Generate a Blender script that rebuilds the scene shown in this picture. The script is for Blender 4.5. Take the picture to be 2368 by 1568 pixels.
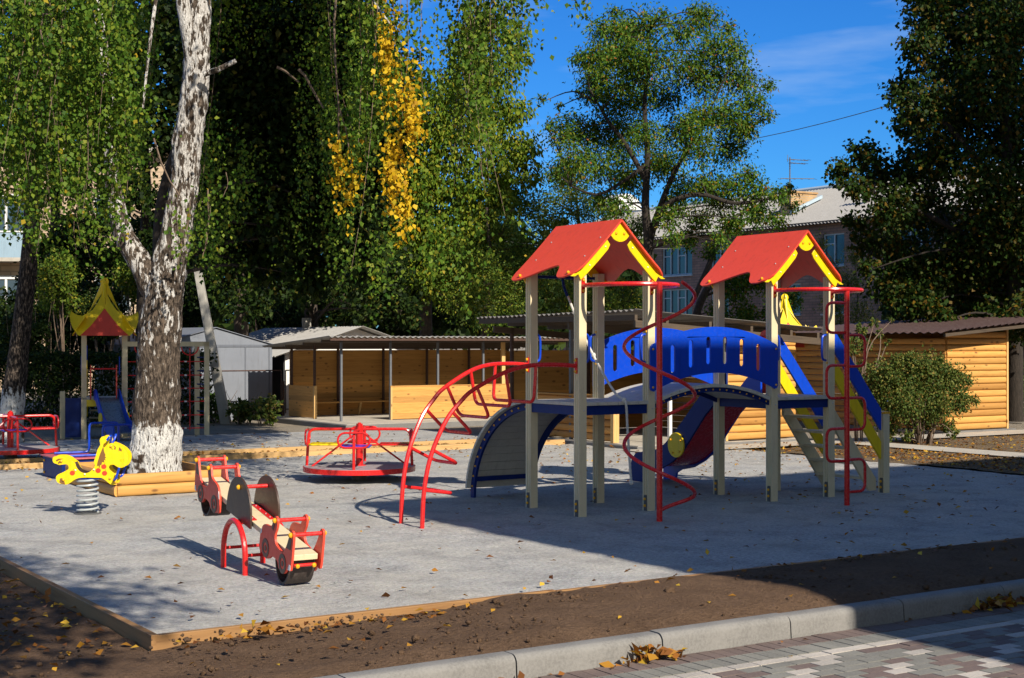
import bpy, bmesh, math, random
import numpy as np
from mathutils import Vector, Matrix
from mathutils.geometry import tessellate_polygon

for _o in list(bpy.data.objects):
    bpy.data.objects.remove(_o)
SC = bpy.context.scene
COL = SC.collection
R = math.radians
sin, cos, pi = math.sin, math.cos, math.pi

# ------------------------------------------------------------------ camera
FPX, HY, CXP, EYE = 3337.0, 793.3, 1183.5, 1.9      # focal length, horizon row and centre of a 2367 px wide view; eye height
cam = bpy.data.cameras.new("camera")
cam.lens = 36.0 * FPX / 2367.0
cam.sensor_width = 36.0
cam.clip_end = 2000
camo = bpy.data.objects.new("camera", cam)
COL.objects.link(camo)
camo.location = (0, 0, EYE)
camo.rotation_euler = (R(90) + math.atan((HY - 784.0) / FPX), 0, 0)
SC.camera = camo

# ------------------------------------------------------------------ light
PHI = 0.5769                                          # heading of the play set, the kerb and the pavilions
U = Vector((cos(PHI), sin(PHI), 0)); V = Vector((-sin(PHI), cos(PHI), 0))
SUN_EL = R(36)
to_sun = (-V) * cos(SUN_EL) + Vector((0, 0, sin(SUN_EL)))
sun = bpy.data.lights.new("sun", 'SUN')
sun.energy = 5.0
sun.angle = R(0.5)
sun.color = (1.0, 0.91, 0.76)
suno = bpy.data.objects.new("sun", sun)
COL.objects.link(suno)
suno.rotation_euler = (-to_sun).to_track_quat('-Z', 'Y').to_euler()
suno.location = (10, -10, 30)

W = bpy.data.worlds.new("World")
SC.world = W
W.use_nodes = True
nt = W.node_tree
bg = nt.nodes["Background"]
sky = nt.nodes.new("ShaderNodeTexSky")
sky.sky_type = 'NISHITA'
sky.sun_disc = False
sky.sun_elevation = SUN_EL
sky.sun_rotation = math.atan2(to_sun.x, to_sun.y)
sky.air_density = 1.0
sky.dust_density = 0.3
sky.ozone_density = 2.5
hs = nt.nodes.new("ShaderNodeHueSaturation")
hs.inputs["Saturation"].default_value = 1.25
nt.links.new(sky.outputs[0], hs.inputs["Color"])
tc = nt.nodes.new("ShaderNodeTexCoord")
mp = nt.nodes.new("ShaderNodeMapping")
mp.inputs["Scale"].default_value = (2.2, 2.2, 13.0)
mp.inputs["Rotation"].default_value = (0.0, R(-6), 0.0)
nt.links.new(tc.outputs["Generated"], mp.inputs[0])
nz = nt.nodes.new("ShaderNodeTexNoise")
nz.inputs["Scale"].default_value = 1.6
nz.inputs["Detail"].default_value = 6
nz.inputs["Roughness"].default_value = 0.55
nt.links.new(mp.outputs[0], nz.inputs["Vector"])
cr = nt.nodes.new("ShaderNodeValToRGB")
cr.color_ramp.elements[0].position = 0.50
cr.color_ramp.elements[0].color = (0, 0, 0, 1)
cr.color_ramp.elements[1].position = 0.80
cr.color_ramp.elements[1].color = (0.55, 0.55, 0.55, 1)
nt.links.new(nz.outputs[0], cr.inputs[0])
mixc = nt.nodes.new("ShaderNodeMixRGB")
mixc.inputs[2].default_value = (6.0, 7.4, 9.0, 1)
nt.links.new(cr.outputs[0], mixc.inputs[0])
tint = nt.nodes.new("ShaderNodeMixRGB")
tint.blend_type = 'MULTIPLY'
tint.inputs[0].default_value = 1.0
# deep blue away from the sun, paler and warmer on the sun's side
sdot = nt.nodes.new("ShaderNodeVectorMath"); sdot.operation = 'DOT_PRODUCT'
sdot.inputs[1].default_value = tuple(V)
nt.links.new(tc.outputs["Generated"], sdot.inputs[0])
side_r = nt.nodes.new("ShaderNodeValToRGB")
side_r.color_ramp.interpolation = 'EASE'
side_r.color_ramp.elements[0].position = 0.30
side_r.color_ramp.elements[0].color = (1.45, 1.15, 0.92, 1)
side_r.color_ramp.elements[1].position = 0.72
side_r.color_ramp.elements[1].color = (0.25, 0.74, 1.32, 1)
sm = nt.nodes.new("ShaderNodeMath"); sm.operation = 'MULTIPLY_ADD'
sm.inputs[1].default_value = 0.5; sm.inputs[2].default_value = 0.5
nt.links.new(sdot.outputs["Value"], sm.inputs[0])
nt.links.new(sm.outputs[0], side_r.inputs[0])
nt.links.new(side_r.outputs[0], tint.inputs[2])
nt.links.new(hs.outputs[0], tint.inputs[1])
nt.links.new(tint.outputs[0], mixc.inputs[1])
nt.links.new(mixc.outputs[0], bg.inputs[0])
bg.inputs[1].default_value = 0.080

SC.view_settings.view_transform = 'Standard'
SC.view_settings.look = 'None'
SC.view_settings.exposure = 0.35
SC.view_settings.gamma = 1.0
SC.view_settings.use_curve_mapping = False
SC.cycles.use_denoising = True
SC.cycles.max_bounces = 6
SC.cycles.transparent_max_bounces = 6
SC.cycles.caustics_reflective = False
SC.cycles.caustics_refractive = False

# ------------------------------------------------------------------ helpers
ORG = Vector((0.7474, 15.8193, 0))                    # foot of the play set's near post


def L2W(a, b, z=0.0):
    "street frame (a along the kerb, b away from it) to world"
    return ORG + U * a + V * b + Vector((0, 0, z))


def GP(px, py, z=0.0):
    "where the line of sight through a photo pixel meets the level z"
    y = FPX * (EYE - z) / (py - HY)
    return Vector(((px - CXP) * y / FPX, y, z))


def AT(px, py, y):
    "point on the line of sight at distance y"
    return Vector(((px - CXP) * y / FPX, y, EYE - (py - HY) * y / FPX))


class MB:
    "collects shapes and links them as one mesh object"

    def __init__(s):
        s.v = []; s.f = []; s.m = []; s.T = None

    def add(s, vs, fs, m=0, M=None):
        n = len(s.v)
        if M is not None:
            vs = [M @ Vector(p) for p in vs]
        s.v += [tuple(p) for p in vs]
        s.f += [tuple(i + n for i in f) for f in fs]
        s.m += [m] * len(fs)
        return s

    def box(s, x0, x1, y0, y1, z0, z1, m=0, M=None):
        vs = [(x0, y0, z0), (x1, y0, z0), (x1, y1, z0), (x0, y1, z0), (x0, y0, z1), (x1, y0, z1), (x1, y1, z1), (x0, y1, z1)]
        return s.add(vs, [(0, 3, 2, 1), (4, 5, 6, 7), (0, 1, 5, 4), (1, 2, 6, 5), (2, 3, 7, 6), (3, 0, 4, 7)], m, M)

    def prism(s, loops, d0, d1, axis='y', m=0, M=None):
        "2-D outline (first loop) with optional holes, extruded along an axis"
        if not isinstance(loops[0][0], (tuple, list, Vector)):
            loops = [loops]
        if axis == 'y':
            P = lambda p, d: (p[0], d, p[1])
        elif axis == 'x':
            P = lambda p, d: (d, p[0], p[1])
        else:
            P = lambda p, d: (p[0], p[1], d)
        flat = [p for l in loops for p in l]
        n = len(flat)
        tri = tessellate_polygon([[Vector((p[0], p[1], 0)) for p in l] for l in loops])
        vs = [P(p, d0) for p in flat] + [P(p, d1) for p in flat]
        fs = [tuple(t) for t in tri] + [tuple(i + n for i in reversed(t)) for t in tri]
        k = 0
        for l in loops:
            q = len(l)
            for i in range(q):
                j = (i + 1) % q
                fs.append((k + i, k + j, k + j + n, k + i + n))
            k += q
        return s.add(vs, fs, m, M)

    def tube(s, path, r, seg=8, m=0, closed=False, M=None):
        P = [Vector(p) for p in path]
        n = len(P)
        rs = r if isinstance(r, (list, tuple)) else [r] * n
        vs = []; fs = []
        up = None
        for i in range(n):
            if closed:
                t = P[(i + 1) % n] - P[i - 1]
            else:
                t = P[min(i + 1, n - 1)] - P[max(i - 1, 0)]
            if t.length < 1e-9:
                t = Vector((0, 0, 1))
            t.normalize()
            if up is None:
                up = t.orthogonal().normalized()
            up = (up - t * up.dot(t))
            up = up.normalized() if up.length > 1e-6 else t.orthogonal().normalized()
            w = t.cross(up)
            for k in range(seg):
                a = 2 * pi * k / seg
                vs.append(P[i] + up * (cos(a) * rs[i]) + w * (sin(a) * rs[i]))
        for i in range(n if closed else n - 1):
            j = (i + 1) % n
            for k in range(seg):
                l = (k + 1) % seg
                fs.append((i * seg + k, i * seg + l, j * seg + l, j * seg + k))
        if not closed:
            fs.append(tuple(range(seg - 1, -1, -1)))
            fs.append(tuple((n - 1) * seg + k for k in range(seg)))
        return s.add(vs, fs, m, M)

    def ball(s, c, r, seg=8, rings=5, m=0, sq=(1, 1, 1), M=None):
        c = Vector(c); vs = [c + Vector((0, 0, r * sq[2]))]; fs = []
        for i in range(1, rings):
            th = pi * i / rings
            for k in range(seg):
                a = 2 * pi * k / seg
                vs.append(c + Vector((r * sq[0] * sin(th) * cos(a), r * sq[1] * sin(th) * sin(a), r * sq[2] * cos(th))))
        vs.append(c - Vector((0, 0, r * sq[2])))
        for k in range(seg):
            fs.append((0, 1 + k, 1 + (k + 1) % seg))
        for i in range(rings - 2):
            for k in range(seg):
                a = 1 + i * seg + k; b = 1 + i * seg + (k + 1) % seg
                fs.append((a, a + seg, b + seg, b))
        e = len(vs) - 1; q = 1 + (rings - 2) * seg
        for k in range(seg):
            fs.append((q + k, e, q + (k + 1) % seg))
        return s.add(vs, fs, m, M)

    def build(s, name, mats, parent=None, smooth=35, bevel=0, loc=None, rotz=0, segs=2):
        me = bpy.data.meshes.new(name)
        me.from_pydata(s.v, [], s.f)
        if not isinstance(mats, (list, tuple)):
            mats = [mats]
        for q in mats:
            me.materials.append(q)
        if len(mats) > 1:
            me.polygons.foreach_set("material_index", s.m)
        bm = bmesh.new(); bm.from_mesh(me)
        bmesh.ops.recalc_face_normals(bm, faces=bm.faces)
        bm.to_mesh(me); bm.free()
        if smooth:
            me.shade_smooth()
            me.set_sharp_from_angle(angle=R(smooth))
        me.update()
        o = bpy.data.objects.new(name, me)
        COL.objects.link(o)
        if parent:
            o.parent = parent
        if loc is not None:
            o.location = loc
        o.rotation_euler.z = rotz
        if bevel:
            b = o.modifiers.new("bevel", 'BEVEL')
            b.width = bevel; b.segments = segs; b.limit_method = 'ANGLE'; b.angle_limit = R(40)
        return o


def tag(o, label, cat, group=None):
    o["label"] = label; o["category"] = cat
    if group:
        o["group"] = group
    return o


def thing(name, label, cat, loc=(0, 0, 0), rotz=0.0, group=None):
    o = bpy.data.objects.new(name, None)
    o.empty_display_size = 0.2
    COL.objects.link(o)
    o.location = loc; o.rotation_euler.z = rotz
    return tag(o, label, cat, group)


def struct(o, kind='structure', label=None):
    o["kind"] = kind
    if label:
        o["label"] = label
    return o


def dup(o, parent=None, loc=None, rotz=None):
    "copy a thing with its parts and their sub-parts"
    c = o.copy(); COL.objects.link(c)
    if parent:
        c.parent = parent
    if loc is not None:
        c.location = loc
    if rotz is not None:
        c.rotation_euler.z = rotz
    for ch in list(o.children):
        dup(ch, c)
    return c


def smooth_path(pts, n=6, closed=False):
    "Catmull-Rom through the points"
    P = [Vector(p) for p in pts]
    out = []
    m = len(P)
    rng = range(m if closed else m - 1)
    for i in rng:
        p0 = P[i - 1] if (i > 0 or closed) else P[0]
        p1 = P[i]; p2 = P[(i + 1) % m]
        p3 = P[(i + 2) % m] if (i + 2 < m or closed) else P[-1]
        for k in range(n):
            t = k / n
            out.append(0.5 * ((2 * p1) + (p2 - p0) * t + (2 * p0 - 5 * p1 + 4 * p2 - p3) * t * t + (3 * p1 - p0 - 3 * p2 + p3) * t ** 3))
    if not closed:
        out.append(P[-1].copy())
    return out


def fillet(pts, r, n=4, closed=False):
    "round the corners of a polyline (2-D or 3-D)"
    D = len(pts[0])
    P = [Vector(p if D == 3 else (p[0], p[1], 0)) for p in pts]
    out = []
    m = len(P)
    for i in range(m):
        if not closed and i in (0, m - 1):
            out.append(P[i]); continue
        a, b, c = P[i - 1], P[i], P[(i + 1) % m]
        ra = r[i] if isinstance(r, (list, tuple)) else r
        d1 = (a - b); d2 = (c - b)
        q = min(ra, d1.length * 0.49, d2.length * 0.49)
        s0 = b + d1.normalized() * q; s1 = b + d2.normalized() * q
        for k in range(n + 1):
            t = k / n
            out.append((1 - t) ** 2 * s0 + 2 * t * (1 - t) * b + t * t * s1)
    return out if D == 3 else [(p.x, p.y) for p in out]


def interp(x, xs, ys):
    return float(np.interp(x, xs, ys))


# ------------------------------------------------------------------ materials
def new_mat(name):
    m = bpy.data.materials.new(name); m.use_nodes = True
    t = m.node_tree
    return m, t, t.nodes["Principled BSDF"]


def N(t, kind, **kw):
    n = t.nodes.new(kind)
    for k, v in kw.items():
        if k.startswith('i_'):
            key = k[2:]
            n.inputs[int(key) if key.isdigit() else key.replace('_', ' ')].default_value = v
        else:
            setattr(n, k, v)
    return n


def ramp(t, fac, stops):
    n = t.nodes.new("ShaderNodeValToRGB")
    e = n.color_ramp.elements
    while len(e) < len(stops):
        e.new(0.5)
    for i, (p, c) in enumerate(stops):
        e[i].position = p; e[i].color = (c[0], c[1], c[2], 1)
    t.links.new(fac, n.inputs[0])
    return n.outputs[0]


def coords(t, scale=(1, 1, 1), kind="Object"):
    c = t.nodes.new("ShaderNodeTexCoord"); m = t.nodes.new("ShaderNodeMapping")
    m.inputs["Scale"].default_value = scale
    t.links.new(c.outputs[kind], m.inputs[0])
    return m.outputs[0]


def noise(t, vec, scale, detail=4, rough=0.55):
    n = t.nodes.new("ShaderNodeTexNoise")
    n.inputs["Scale"].default_value = scale; n.inputs["Detail"].default_value = detail; n.inputs["Roughness"].default_value = rough
    if vec is not None:
        t.links.new(vec, n.inputs["Vector"])
    return n.outputs[0]


def mixrgb(t, fac, a, b, mode='MIX'):
    n = t.nodes.new("ShaderNodeMixRGB"); n.blend_type = mode
    for i, x in ((0, fac), (1, a), (2, b)):
        if isinstance(x, (int, float)):
            n.inputs[i].default_value = x
        elif isinstance(x, (tuple, list)):
            n.inputs[i].default_value = (x[0], x[1], x[2], 1)
        else:
            t.links.new(x, n.inputs[i])
    return n.outputs[0]


def bump(t, h, strength, dist, bsdf):
    b = t.nodes.new("ShaderNodeBump")
    b.inputs["Strength"].default_value = strength; b.inputs["Distance"].default_value = dist
    t.links.new(h, b.inputs["Height"])
    t.links.new(b.outputs[0], bsdf.inputs["Normal"])


def math_n(t, op, a, b):
    n = t.nodes.new("ShaderNodeMath"); n.operation = op
    for i, x in ((0, a), (1, b)):
        if isinstance(x, (int, float)):
            n.inputs[i].default_value = x
        else:
            t.links.new(x, n.inputs[i])
    return n.outputs[0]


def paint(name, col, rough=0.38, var=0.10, dust=0.06, spec=0.5, metal=0.0, bscale=60, bstr=0.06):
    m, t, b = new_mat(name)
    v = coords(t)
    n1 = noise(t, v, 3.0, 5); n2 = noise(t, v, 28.0, 4)
    c = mixrgb(t, n1, tuple(x * (1 - var) for x in col), tuple(min(1, x * (1 + var)) for x in col))
    d = ramp(t, n2, [(0.5, (0, 0, 0)), (0.75, (1, 1, 1))])
    c = mixrgb(t, math_n(t, 'MULTIPLY', d, dust), c, (0.32, 0.29, 0.25))
    stn = noise(t, coords(t, (6.0, 6.0, 0.8)), 2.4, 5, 0.65)
    c = mixrgb(t, 1.0, c, ramp(t, stn, [(0.32, (0.88, 0.87, 0.86)), (0.46, (1, 1, 1)), (0.70, (1.03, 1.03, 1.03))]), 'MULTIPLY')
    t.links.new(c, b.inputs["Base Color"])
    r = ramp(t, n2, [(0.3, (rough * .85,) * 3), (0.7, (min(1, rough * 1.25),) * 3)])
    t.links.new(r, b.inputs["Roughness"])
    b.inputs["Specular IOR Level"].default_value = spec
    b.inputs["Metallic"].default_value = metal
    bump(t, noise(t, v, bscale, 3), bstr, 0.01, b)
    return m


def rpi(t):
    return t.nodes.new("ShaderNodeNewGeometry").outputs["Random Per Island"]


def wood(name, c0, c1, knot=(0.16, 0.07, 0.025), axis=0, rough=0.6, knots=True):
    "planed pine: grain along one axis, knots, each board its own shade"
    m, t, b = new_mat(name)
    sc = [14.0, 14.0, 14.0]; sc[axis] = 0.9
    off = rpi(t)
    cm = t.nodes.new("ShaderNodeCombineXYZ")
    o7 = math_n(t, 'MULTIPLY', off, 37.0)
    for i in range(3):
        t.links.new(o7, cm.inputs[i])
    va = t.nodes.new("ShaderNodeVectorMath"); va.operation = 'ADD'
    tcn = t.nodes.new("ShaderNodeTexCoord")
    t.links.new(tcn.outputs["Object"], va.inputs[0]); t.links.new(cm.outputs[0], va.inputs[1])
    mpn = t.nodes.new("ShaderNodeMapping"); mpn.inputs["Scale"].default_value = sc
    t.links.new(va.outputs[0], mpn.inputs[0])
    g = noise(t, mpn.outputs[0], 2.2, 6, 0.6)
    c = ramp(t, g, [(0.25, c1), (0.5, c0), (0.72, tuple(min(1, x * 1.12) for x in c0))])
    sh = ramp(t, off, [(0.0, (0.70, 0.64, 0.58)), (0.35, (0.95, 0.94, 0.92)), (0.6, (1.05, 1.03, 1.0)), (1.0, (1.22, 1.14, 1.02))])
    c = mixrgb(t, 1.0, c, sh, 'MULTIPLY')
    if knots:
        kp = t.nodes.new("ShaderNodeMapping")
        ks = [4.6, 4.6, 4.6]; ks[axis] = 2.3
        kp.inputs["Scale"].default_value = ks
        t.links.new(va.outputs[0], kp.inputs[0])
        vo = t.nodes.new("ShaderNodeTexVoronoi"); vo.inputs["Scale"].default_value = 1.5
        t.links.new(kp.outputs[0], vo.inputs["Vector"])
        k = ramp(t, vo.outputs["Distance"], [(0.09, (1, 1, 1)), (0.20, (0, 0, 0))])
        c = mixrgb(t, math_n(t, 'MULTIPLY', k, 0.85), c, knot)
    t.links.new(c, b.inputs["Base Color"])
    b.inputs["Roughness"].default_value = rough
    b.inputs["Specular IOR Level"].default_value = 0.3
    bump(t, g, 0.12, 0.01, b)
    return m


BEIGE = paint("beige_painted_timber", (0.70, 0.60, 0.39), 0.5, 0.07, 0.10)
DECK = paint("grey_beige_deck_board", (0.56, 0.53, 0.45), 0.6, 0.12, 0.18)
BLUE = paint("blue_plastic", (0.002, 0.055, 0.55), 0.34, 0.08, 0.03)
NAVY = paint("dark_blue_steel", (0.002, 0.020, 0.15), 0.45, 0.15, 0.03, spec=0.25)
REDP = paint("orange_red_plastic", (0.78, 0.075, 0.04), 0.42, 0.06, 0.03)
REDM = paint("red_painted_steel", (0.66, 0.018, 0.018), 0.25, 0.08, 0.04)
YEL = paint("yellow_plastic", (0.84, 0.60, 0.006), 0.36, 0.06, 0.03)
CAPY = paint("amber_bolt_cap", (0.80, 0.40, 0.01), 0.35, 0.06, 0.03)
BROWNP = paint("brown_film_plywood", (0.055, 0.028, 0.02), 0.38, 0.2, 0.12)
DBROWN = paint("brown_cutout", (0.20, 0.085, 0.02), 0.5, 0.1, 0.03)
BLACKR = paint("black_rubber", (0.045, 0.032, 0.028), 0.6, 0.2, 0.2)
APPLE = paint("red_apple_paint", (0.62, 0.05, 0.02), 0.4, 0.1, 0.02)
GALV = paint("galvanised_steel", (0.52, 0.54, 0.56), 0.35, 0.12, 0.05, metal=0.55)
SILV = paint("light_grey_spring_steel", (0.42, 0.45, 0.46), 0.35, 0.06, 0.06)
DGREY = paint("dark_grey_plate", (0.11, 0.11, 0.11), 0.5, 0.2, 0.1)
DISC = paint("grey_chequer_deck", (0.40, 0.38, 0.40), 0.45, 0.15, 0.2, metal=0.2)
ROPE = paint("white_rope", (0.66, 0.64, 0.60), 0.8, 0.15, 0.1, bscale=220, bstr=0.5)
STEEL = paint("steel_slide_bed", (0.20, 0.27, 0.34), 0.28, 0.12, 0.1, metal=0.6)
PINK = paint("faded_red_panel", (0.55, 0.12, 0.13), 0.4, 0.15, 0.12)
POSTGREY = paint("grey_painted_post", (0.13, 0.14, 0.16), 0.45, 0.2, 0.1)
WHITEP = paint("white_paint", (0.78, 0.78, 0.76), 0.45, 0.05, 0.08)
SHEDM = paint("blue_grey_sheet_metal", (0.20, 0.22, 0.265), 0.5, 0.14, 0.12)
RUST = paint("rusty_steel", (0.075, 0.038, 0.028), 0.8, 0.3, 0.25)
CONC = paint("weathered_concrete", (0.42, 0.40, 0.36), 0.9, 0.22, 0.3, bscale=90, bstr=0.4)
PINE = wood("honey_pine_boards", (0.55, 0.295, 0.088), (0.42, 0.205, 0.055))
PINEY = wood("honey_pine_boards_along_y", (0.55, 0.295, 0.088), (0.42, 0.205, 0.055), axis=1)
PINEZ = wood("honey_pine_upright", (0.66, 0.42, 0.17), (0.52, 0.29, 0.10), axis=2)
LOGX = wood("half_log_pine", (0.60, 0.325, 0.092), (0.47, 0.23, 0.06))
LOGY = wood("half_log_pine_along_y", (0.58, 0.30, 0.085), (0.45, 0.215, 0.055), axis=1)
EDGE = wood("weathered_edging_board", (0.36, 0.20, 0.085), (0.25, 0.13, 0.055))
EDGEB = wood("fresh_edging_timber", (0.62, 0.40, 0.18), (0.48, 0.28, 0.11))
DARKW = wood("dark_old_rafter", (0.10, 0.075, 0.055), (0.06, 0.045, 0.035), knots=False)


def gravel_mat():
    m, t, b = new_mat("fine_grey_gravel")
    v = coords(t)
    big = noise(t, v, 0.7, 5); mid = noise(t, v, 9.0, 5, 0.65); fine = noise(t, v, 95.0, 3, 0.7)
    vo = t.nodes.new("ShaderNodeTexVoronoi"); vo.inputs["Scale"].default_value = 75.0
    t.links.new(v, vo.inputs["Vector"])
    mid2 = noise(t, v, 26.0, 4, 0.7)
    g = math_n(t, 'ADD', math_n(t, 'MULTIPLY', mid2, 0.62), math_n(t, 'MULTIPLY', fine, 0.38))
    c = ramp(t, g, [(0.36, (0.20, 0.20, 0.20)), (0.5, (0.385, 0.38, 0.37)), (0.66, (0.54, 0.53, 0.51))])
    c = mixrgb(t, 0.35, c, vo.outputs["Color"], 'SOFT_LIGHT')
    hsn = t.nodes.new("ShaderNodeHueSaturation"); hsn.inputs["Saturation"].default_value = 0.25
    t.links.new(c, hsn.inputs["Color"])
    c = mixrgb(t, ramp(t, big, [(0.35, (0, 0, 0)), (0.7, (0.55, 0.55, 0.55))]), hsn.outputs[0], (0.44, 0.405, 0.345))
    wet = noise(t, v, 1.7, 6, 0.7)
    c = mixrgb(t, 1.0, c, ramp(t, wet, [(0.36, (0.76, 0.76, 0.77)), (0.52, (1, 1, 1)), (0.68, (1.10, 1.09, 1.06))]), 'MULTIPLY')
    t.links.new(c, b.inputs["Base Color"])
    b.inputs["Roughness"].default_value = 0.95
    b.inputs["Specular IOR Level"].default_value = 0.2
    h = math_n(t, 'ADD', math_n(t, 'ADD', math_n(t, 'MULTIPLY', mid, 0.7), math_n(t, 'MULTIPLY', mid2, 1.5)), math_n(t, 'ADD', fine, math_n(t, 'MULTIPLY', vo.outputs["Distance"], 0.3)))
    bump(t, h, 0.6, 0.014, b)
    return m


def soil_mat(name, dark, light, sc=1.0):
    m, t, b = new_mat(name)
    v = coords(t)
    n1 = noise(t, v, 1.2 * sc, 5); n2 = noise(t, v, 22.0 * sc, 6, 0.7); n3 = noise(t, v, 110 * sc, 3)
    g = math_n(t, 'ADD', math_n(t, 'MULTIPLY', n1, 0.3), math_n(t, 'ADD', math_n(t, 'MULTIPLY', n2, 0.45), math_n(t, 'MULTIPLY', n3, 0.25)))
    c = ramp(t, g, [(0.34, dark), (0.6, light), (0.74, tuple(x * 1.5 for x in light))])
    t.links.new(c, b.inputs["Base Color"])
    b.inputs["Roughness"].default_value = 1.0
    b.inputs["Specular IOR Level"].default_value = 0.1
    h = math_n(t, 'ADD', math_n(t, 'MULTIPLY', n2, 1.6), math_n(t, 'MULTIPLY', n3, 0.6))
    bump(t, h, 0.9, 0.03, b)
    return m


GRAVEL = gravel_mat()
SOIL = soil_mat("brown_garden_soil", (0.075, 0.045, 0.029), (0.225, 0.142, 0.09), 1.5)
LITTER = soil_mat("leaf_littered_earth", (0.10, 0.07, 0.045), (0.26, 0.19, 0.12), 1.3)
EARTH = soil_mat("trodden_earth", (0.20, 0.17, 0.13), (0.36, 0.31, 0.25), 0.8)


def concrete_mat(name, base, joints=False):
    m, t, b = new_mat(name)
    v = coords(t)
    n1 = noise(t, v, 2.5, 6, 0.6); n2 = noise(t, v, 60, 4, 0.6); n3 = noise(t, v, 260, 2)
    g = math_n(t, 'ADD', math_n(t, 'MULTIPLY', n1, 0.5), math_n(t, 'MULTIPLY', n2, 0.5))
    c = ramp(t, g, [(0.3, tuple(x * 0.62 for x in base)), (0.55, base), (0.75, tuple(x * 1.15 for x in base))])
    sh = ramp(t, rpi(t), [(0, (0.9, 0.9, 0.9)), (1, (1.06, 1.05, 1.03))])
    c = mixrgb(t, 1.0, c, sh, 'MULTIPLY')
    t.links.new(c, b.inputs["Base Color"])
    b.inputs["Roughness"].default_value = 0.9
    b.inputs["Specular IOR Level"].default_value = 0.25
    bump(t, math_n(t, 'ADD', n2, n3), 0.35, 0.006, b)
    return m


KERB = concrete_mat("grey_concrete_kerb", (0.225, 0.22, 0.215))
SLAB = concrete_mat("pale_concrete_slab", (0.50, 0.46, 0.40))
SLABD = concrete_mat("grey_concrete_footing", (0.22, 0.215, 0.215))
BRK = concrete_mat("brown_paving_block", (0.185, 0.14, 0.13))
GRK = concrete_mat("grey_paving_block", (0.24, 0.235, 0.215))
WHK = concrete_mat("white_paving_block", (0.50, 0.46, 0.42))
SANDF = concrete_mat("paving_joint_sand", (0.12, 0.105, 0.09))


def bark_mat(name, wash_top, thr=(0.585, 0.520, 0.492), pale=0.5, drk=(0.030, 0.023, 0.018)):
    "birch bark: upright white flakes on dark fissured bark, browner low down; lime-washed foot"
    m, t, b = new_mat(name)
    v = coords(t, (1.0, 1.0, 0.30)); v1 = coords(t)
    n1 = noise(t, v, 14.0, 5, 0.62); n2 = noise(t, v, 34.0, 4, 0.65); n3 = noise(t, v1, 2.6, 3)
    val = math_n(t, 'ADD', math_n(t, 'MULTIPLY', n1, 0.60), math_n(t, 'ADD', math_n(t, 'MULTIPLY', n2, 0.26), math_n(t, 'MULTIPLY', n3, 0.14)))
    sep = t.nodes.new("ShaderNodeSeparateXYZ")
    tco = t.nodes.new("ShaderNodeTexCoord"); t.links.new(tco.outputs["Object"], sep.inputs[0])
    z = sep.outputs[2]
    th = ramp(t, math_n(t, 'MULTIPLY', z, 0.14), [(0.20, (thr[0],) * 3), (0.42, (thr[1],) * 3), (0.62, (thr[2],) * 3)])
    soft = ramp(t, math_n(t, 'ADD', math_n(t, 'SUBTRACT', val, th), 0.5), [(0.49, (0, 0, 0)), (0.515, (1, 1, 1))])
    rough_c = ramp(t, n2, [(0.36, drk), (0.50, tuple(x * 3.2 for x in drk)), (0.64, (0.20, 0.155, 0.12))])
    white_c = ramp(t, n2, [(0.30, (0.34, 0.31, 0.28)), (0.52, (pale + .10, pale + .08, pale + .06)), (0.7, (pale + .20, pale + .18, pale + .16))])
    c = mixrgb(t, soft, rough_c, white_c)
    edge = math_n(t, 'ADD', z, math_n(t, 'ADD', math_n(t, 'MULTIPLY', n1, 0.75), math_n(t, 'MULTIPLY', n2, 0.35)))
    w = ramp(t, math_n(t, 'SUBTRACT', edge, wash_top), [(0.0, (1, 1, 1)), (0.02, (0, 0, 0))])
    speck = ramp(t, n2, [(0.39, (0, 0, 0)), (0.44, (1, 1, 1))])
    foot = ramp(t, math_n(t, 'ADD', n3, math_n(t, 'MULTIPLY', z, 0.42)), [(0.54, (0, 0, 0)), (0.57, (1, 1, 1))])
    washc = mixrgb(t, mixrgb(t, 1.0, speck, foot, 'MULTIPLY'), (0.085, 0.06, 0.045), (0.70, 0.69, 0.67))
    c = mixrgb(t, w, c, washc)
    t.links.new(c, b.inputs["Base Color"])
    b.inputs["Roughness"].default_value = 0.9
    b.inputs["Specular IOR Level"].default_value = 0.2
    bump(t, math_n(t, 'ADD', math_n(t, 'MULTIPLY', val, 2.2), math_n(t, 'MULTIPLY', n2, 0.6)), 1.0, 0.05, b)
    return m


BIRCHB = bark_mat("birch_bark", 1.36)
SHADEBARK = bark_mat("shaded_birch_bark", 1.50, (0.66, 0.66, 0.66), 0.1, (0.010, 0.008, 0.007))  # second birch: the shade on its trunk is put into the bark colour


def plain_bark(name, c0, c1):
    m, t, b = new_mat(name)
    v = coords(t, (1, 1, 0.25))
    n = noise(t, v, 26, 6, 0.7)
    t.links.new(ramp(t, n, [(0.3, c0), (0.7, c1)]), b.inputs["Base Color"])
    b.inputs["Roughness"].default_value = 0.95
    bump(t, n, 0.8, 0.03, b)
    return m


BARK = plain_bark("brown_bark", (0.03, 0.022, 0.017), (0.12, 0.09, 0.07))
TWIG = plain_bark("twig_bark", (0.10, 0.065, 0.045), (0.26, 0.19, 0.14))


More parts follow.
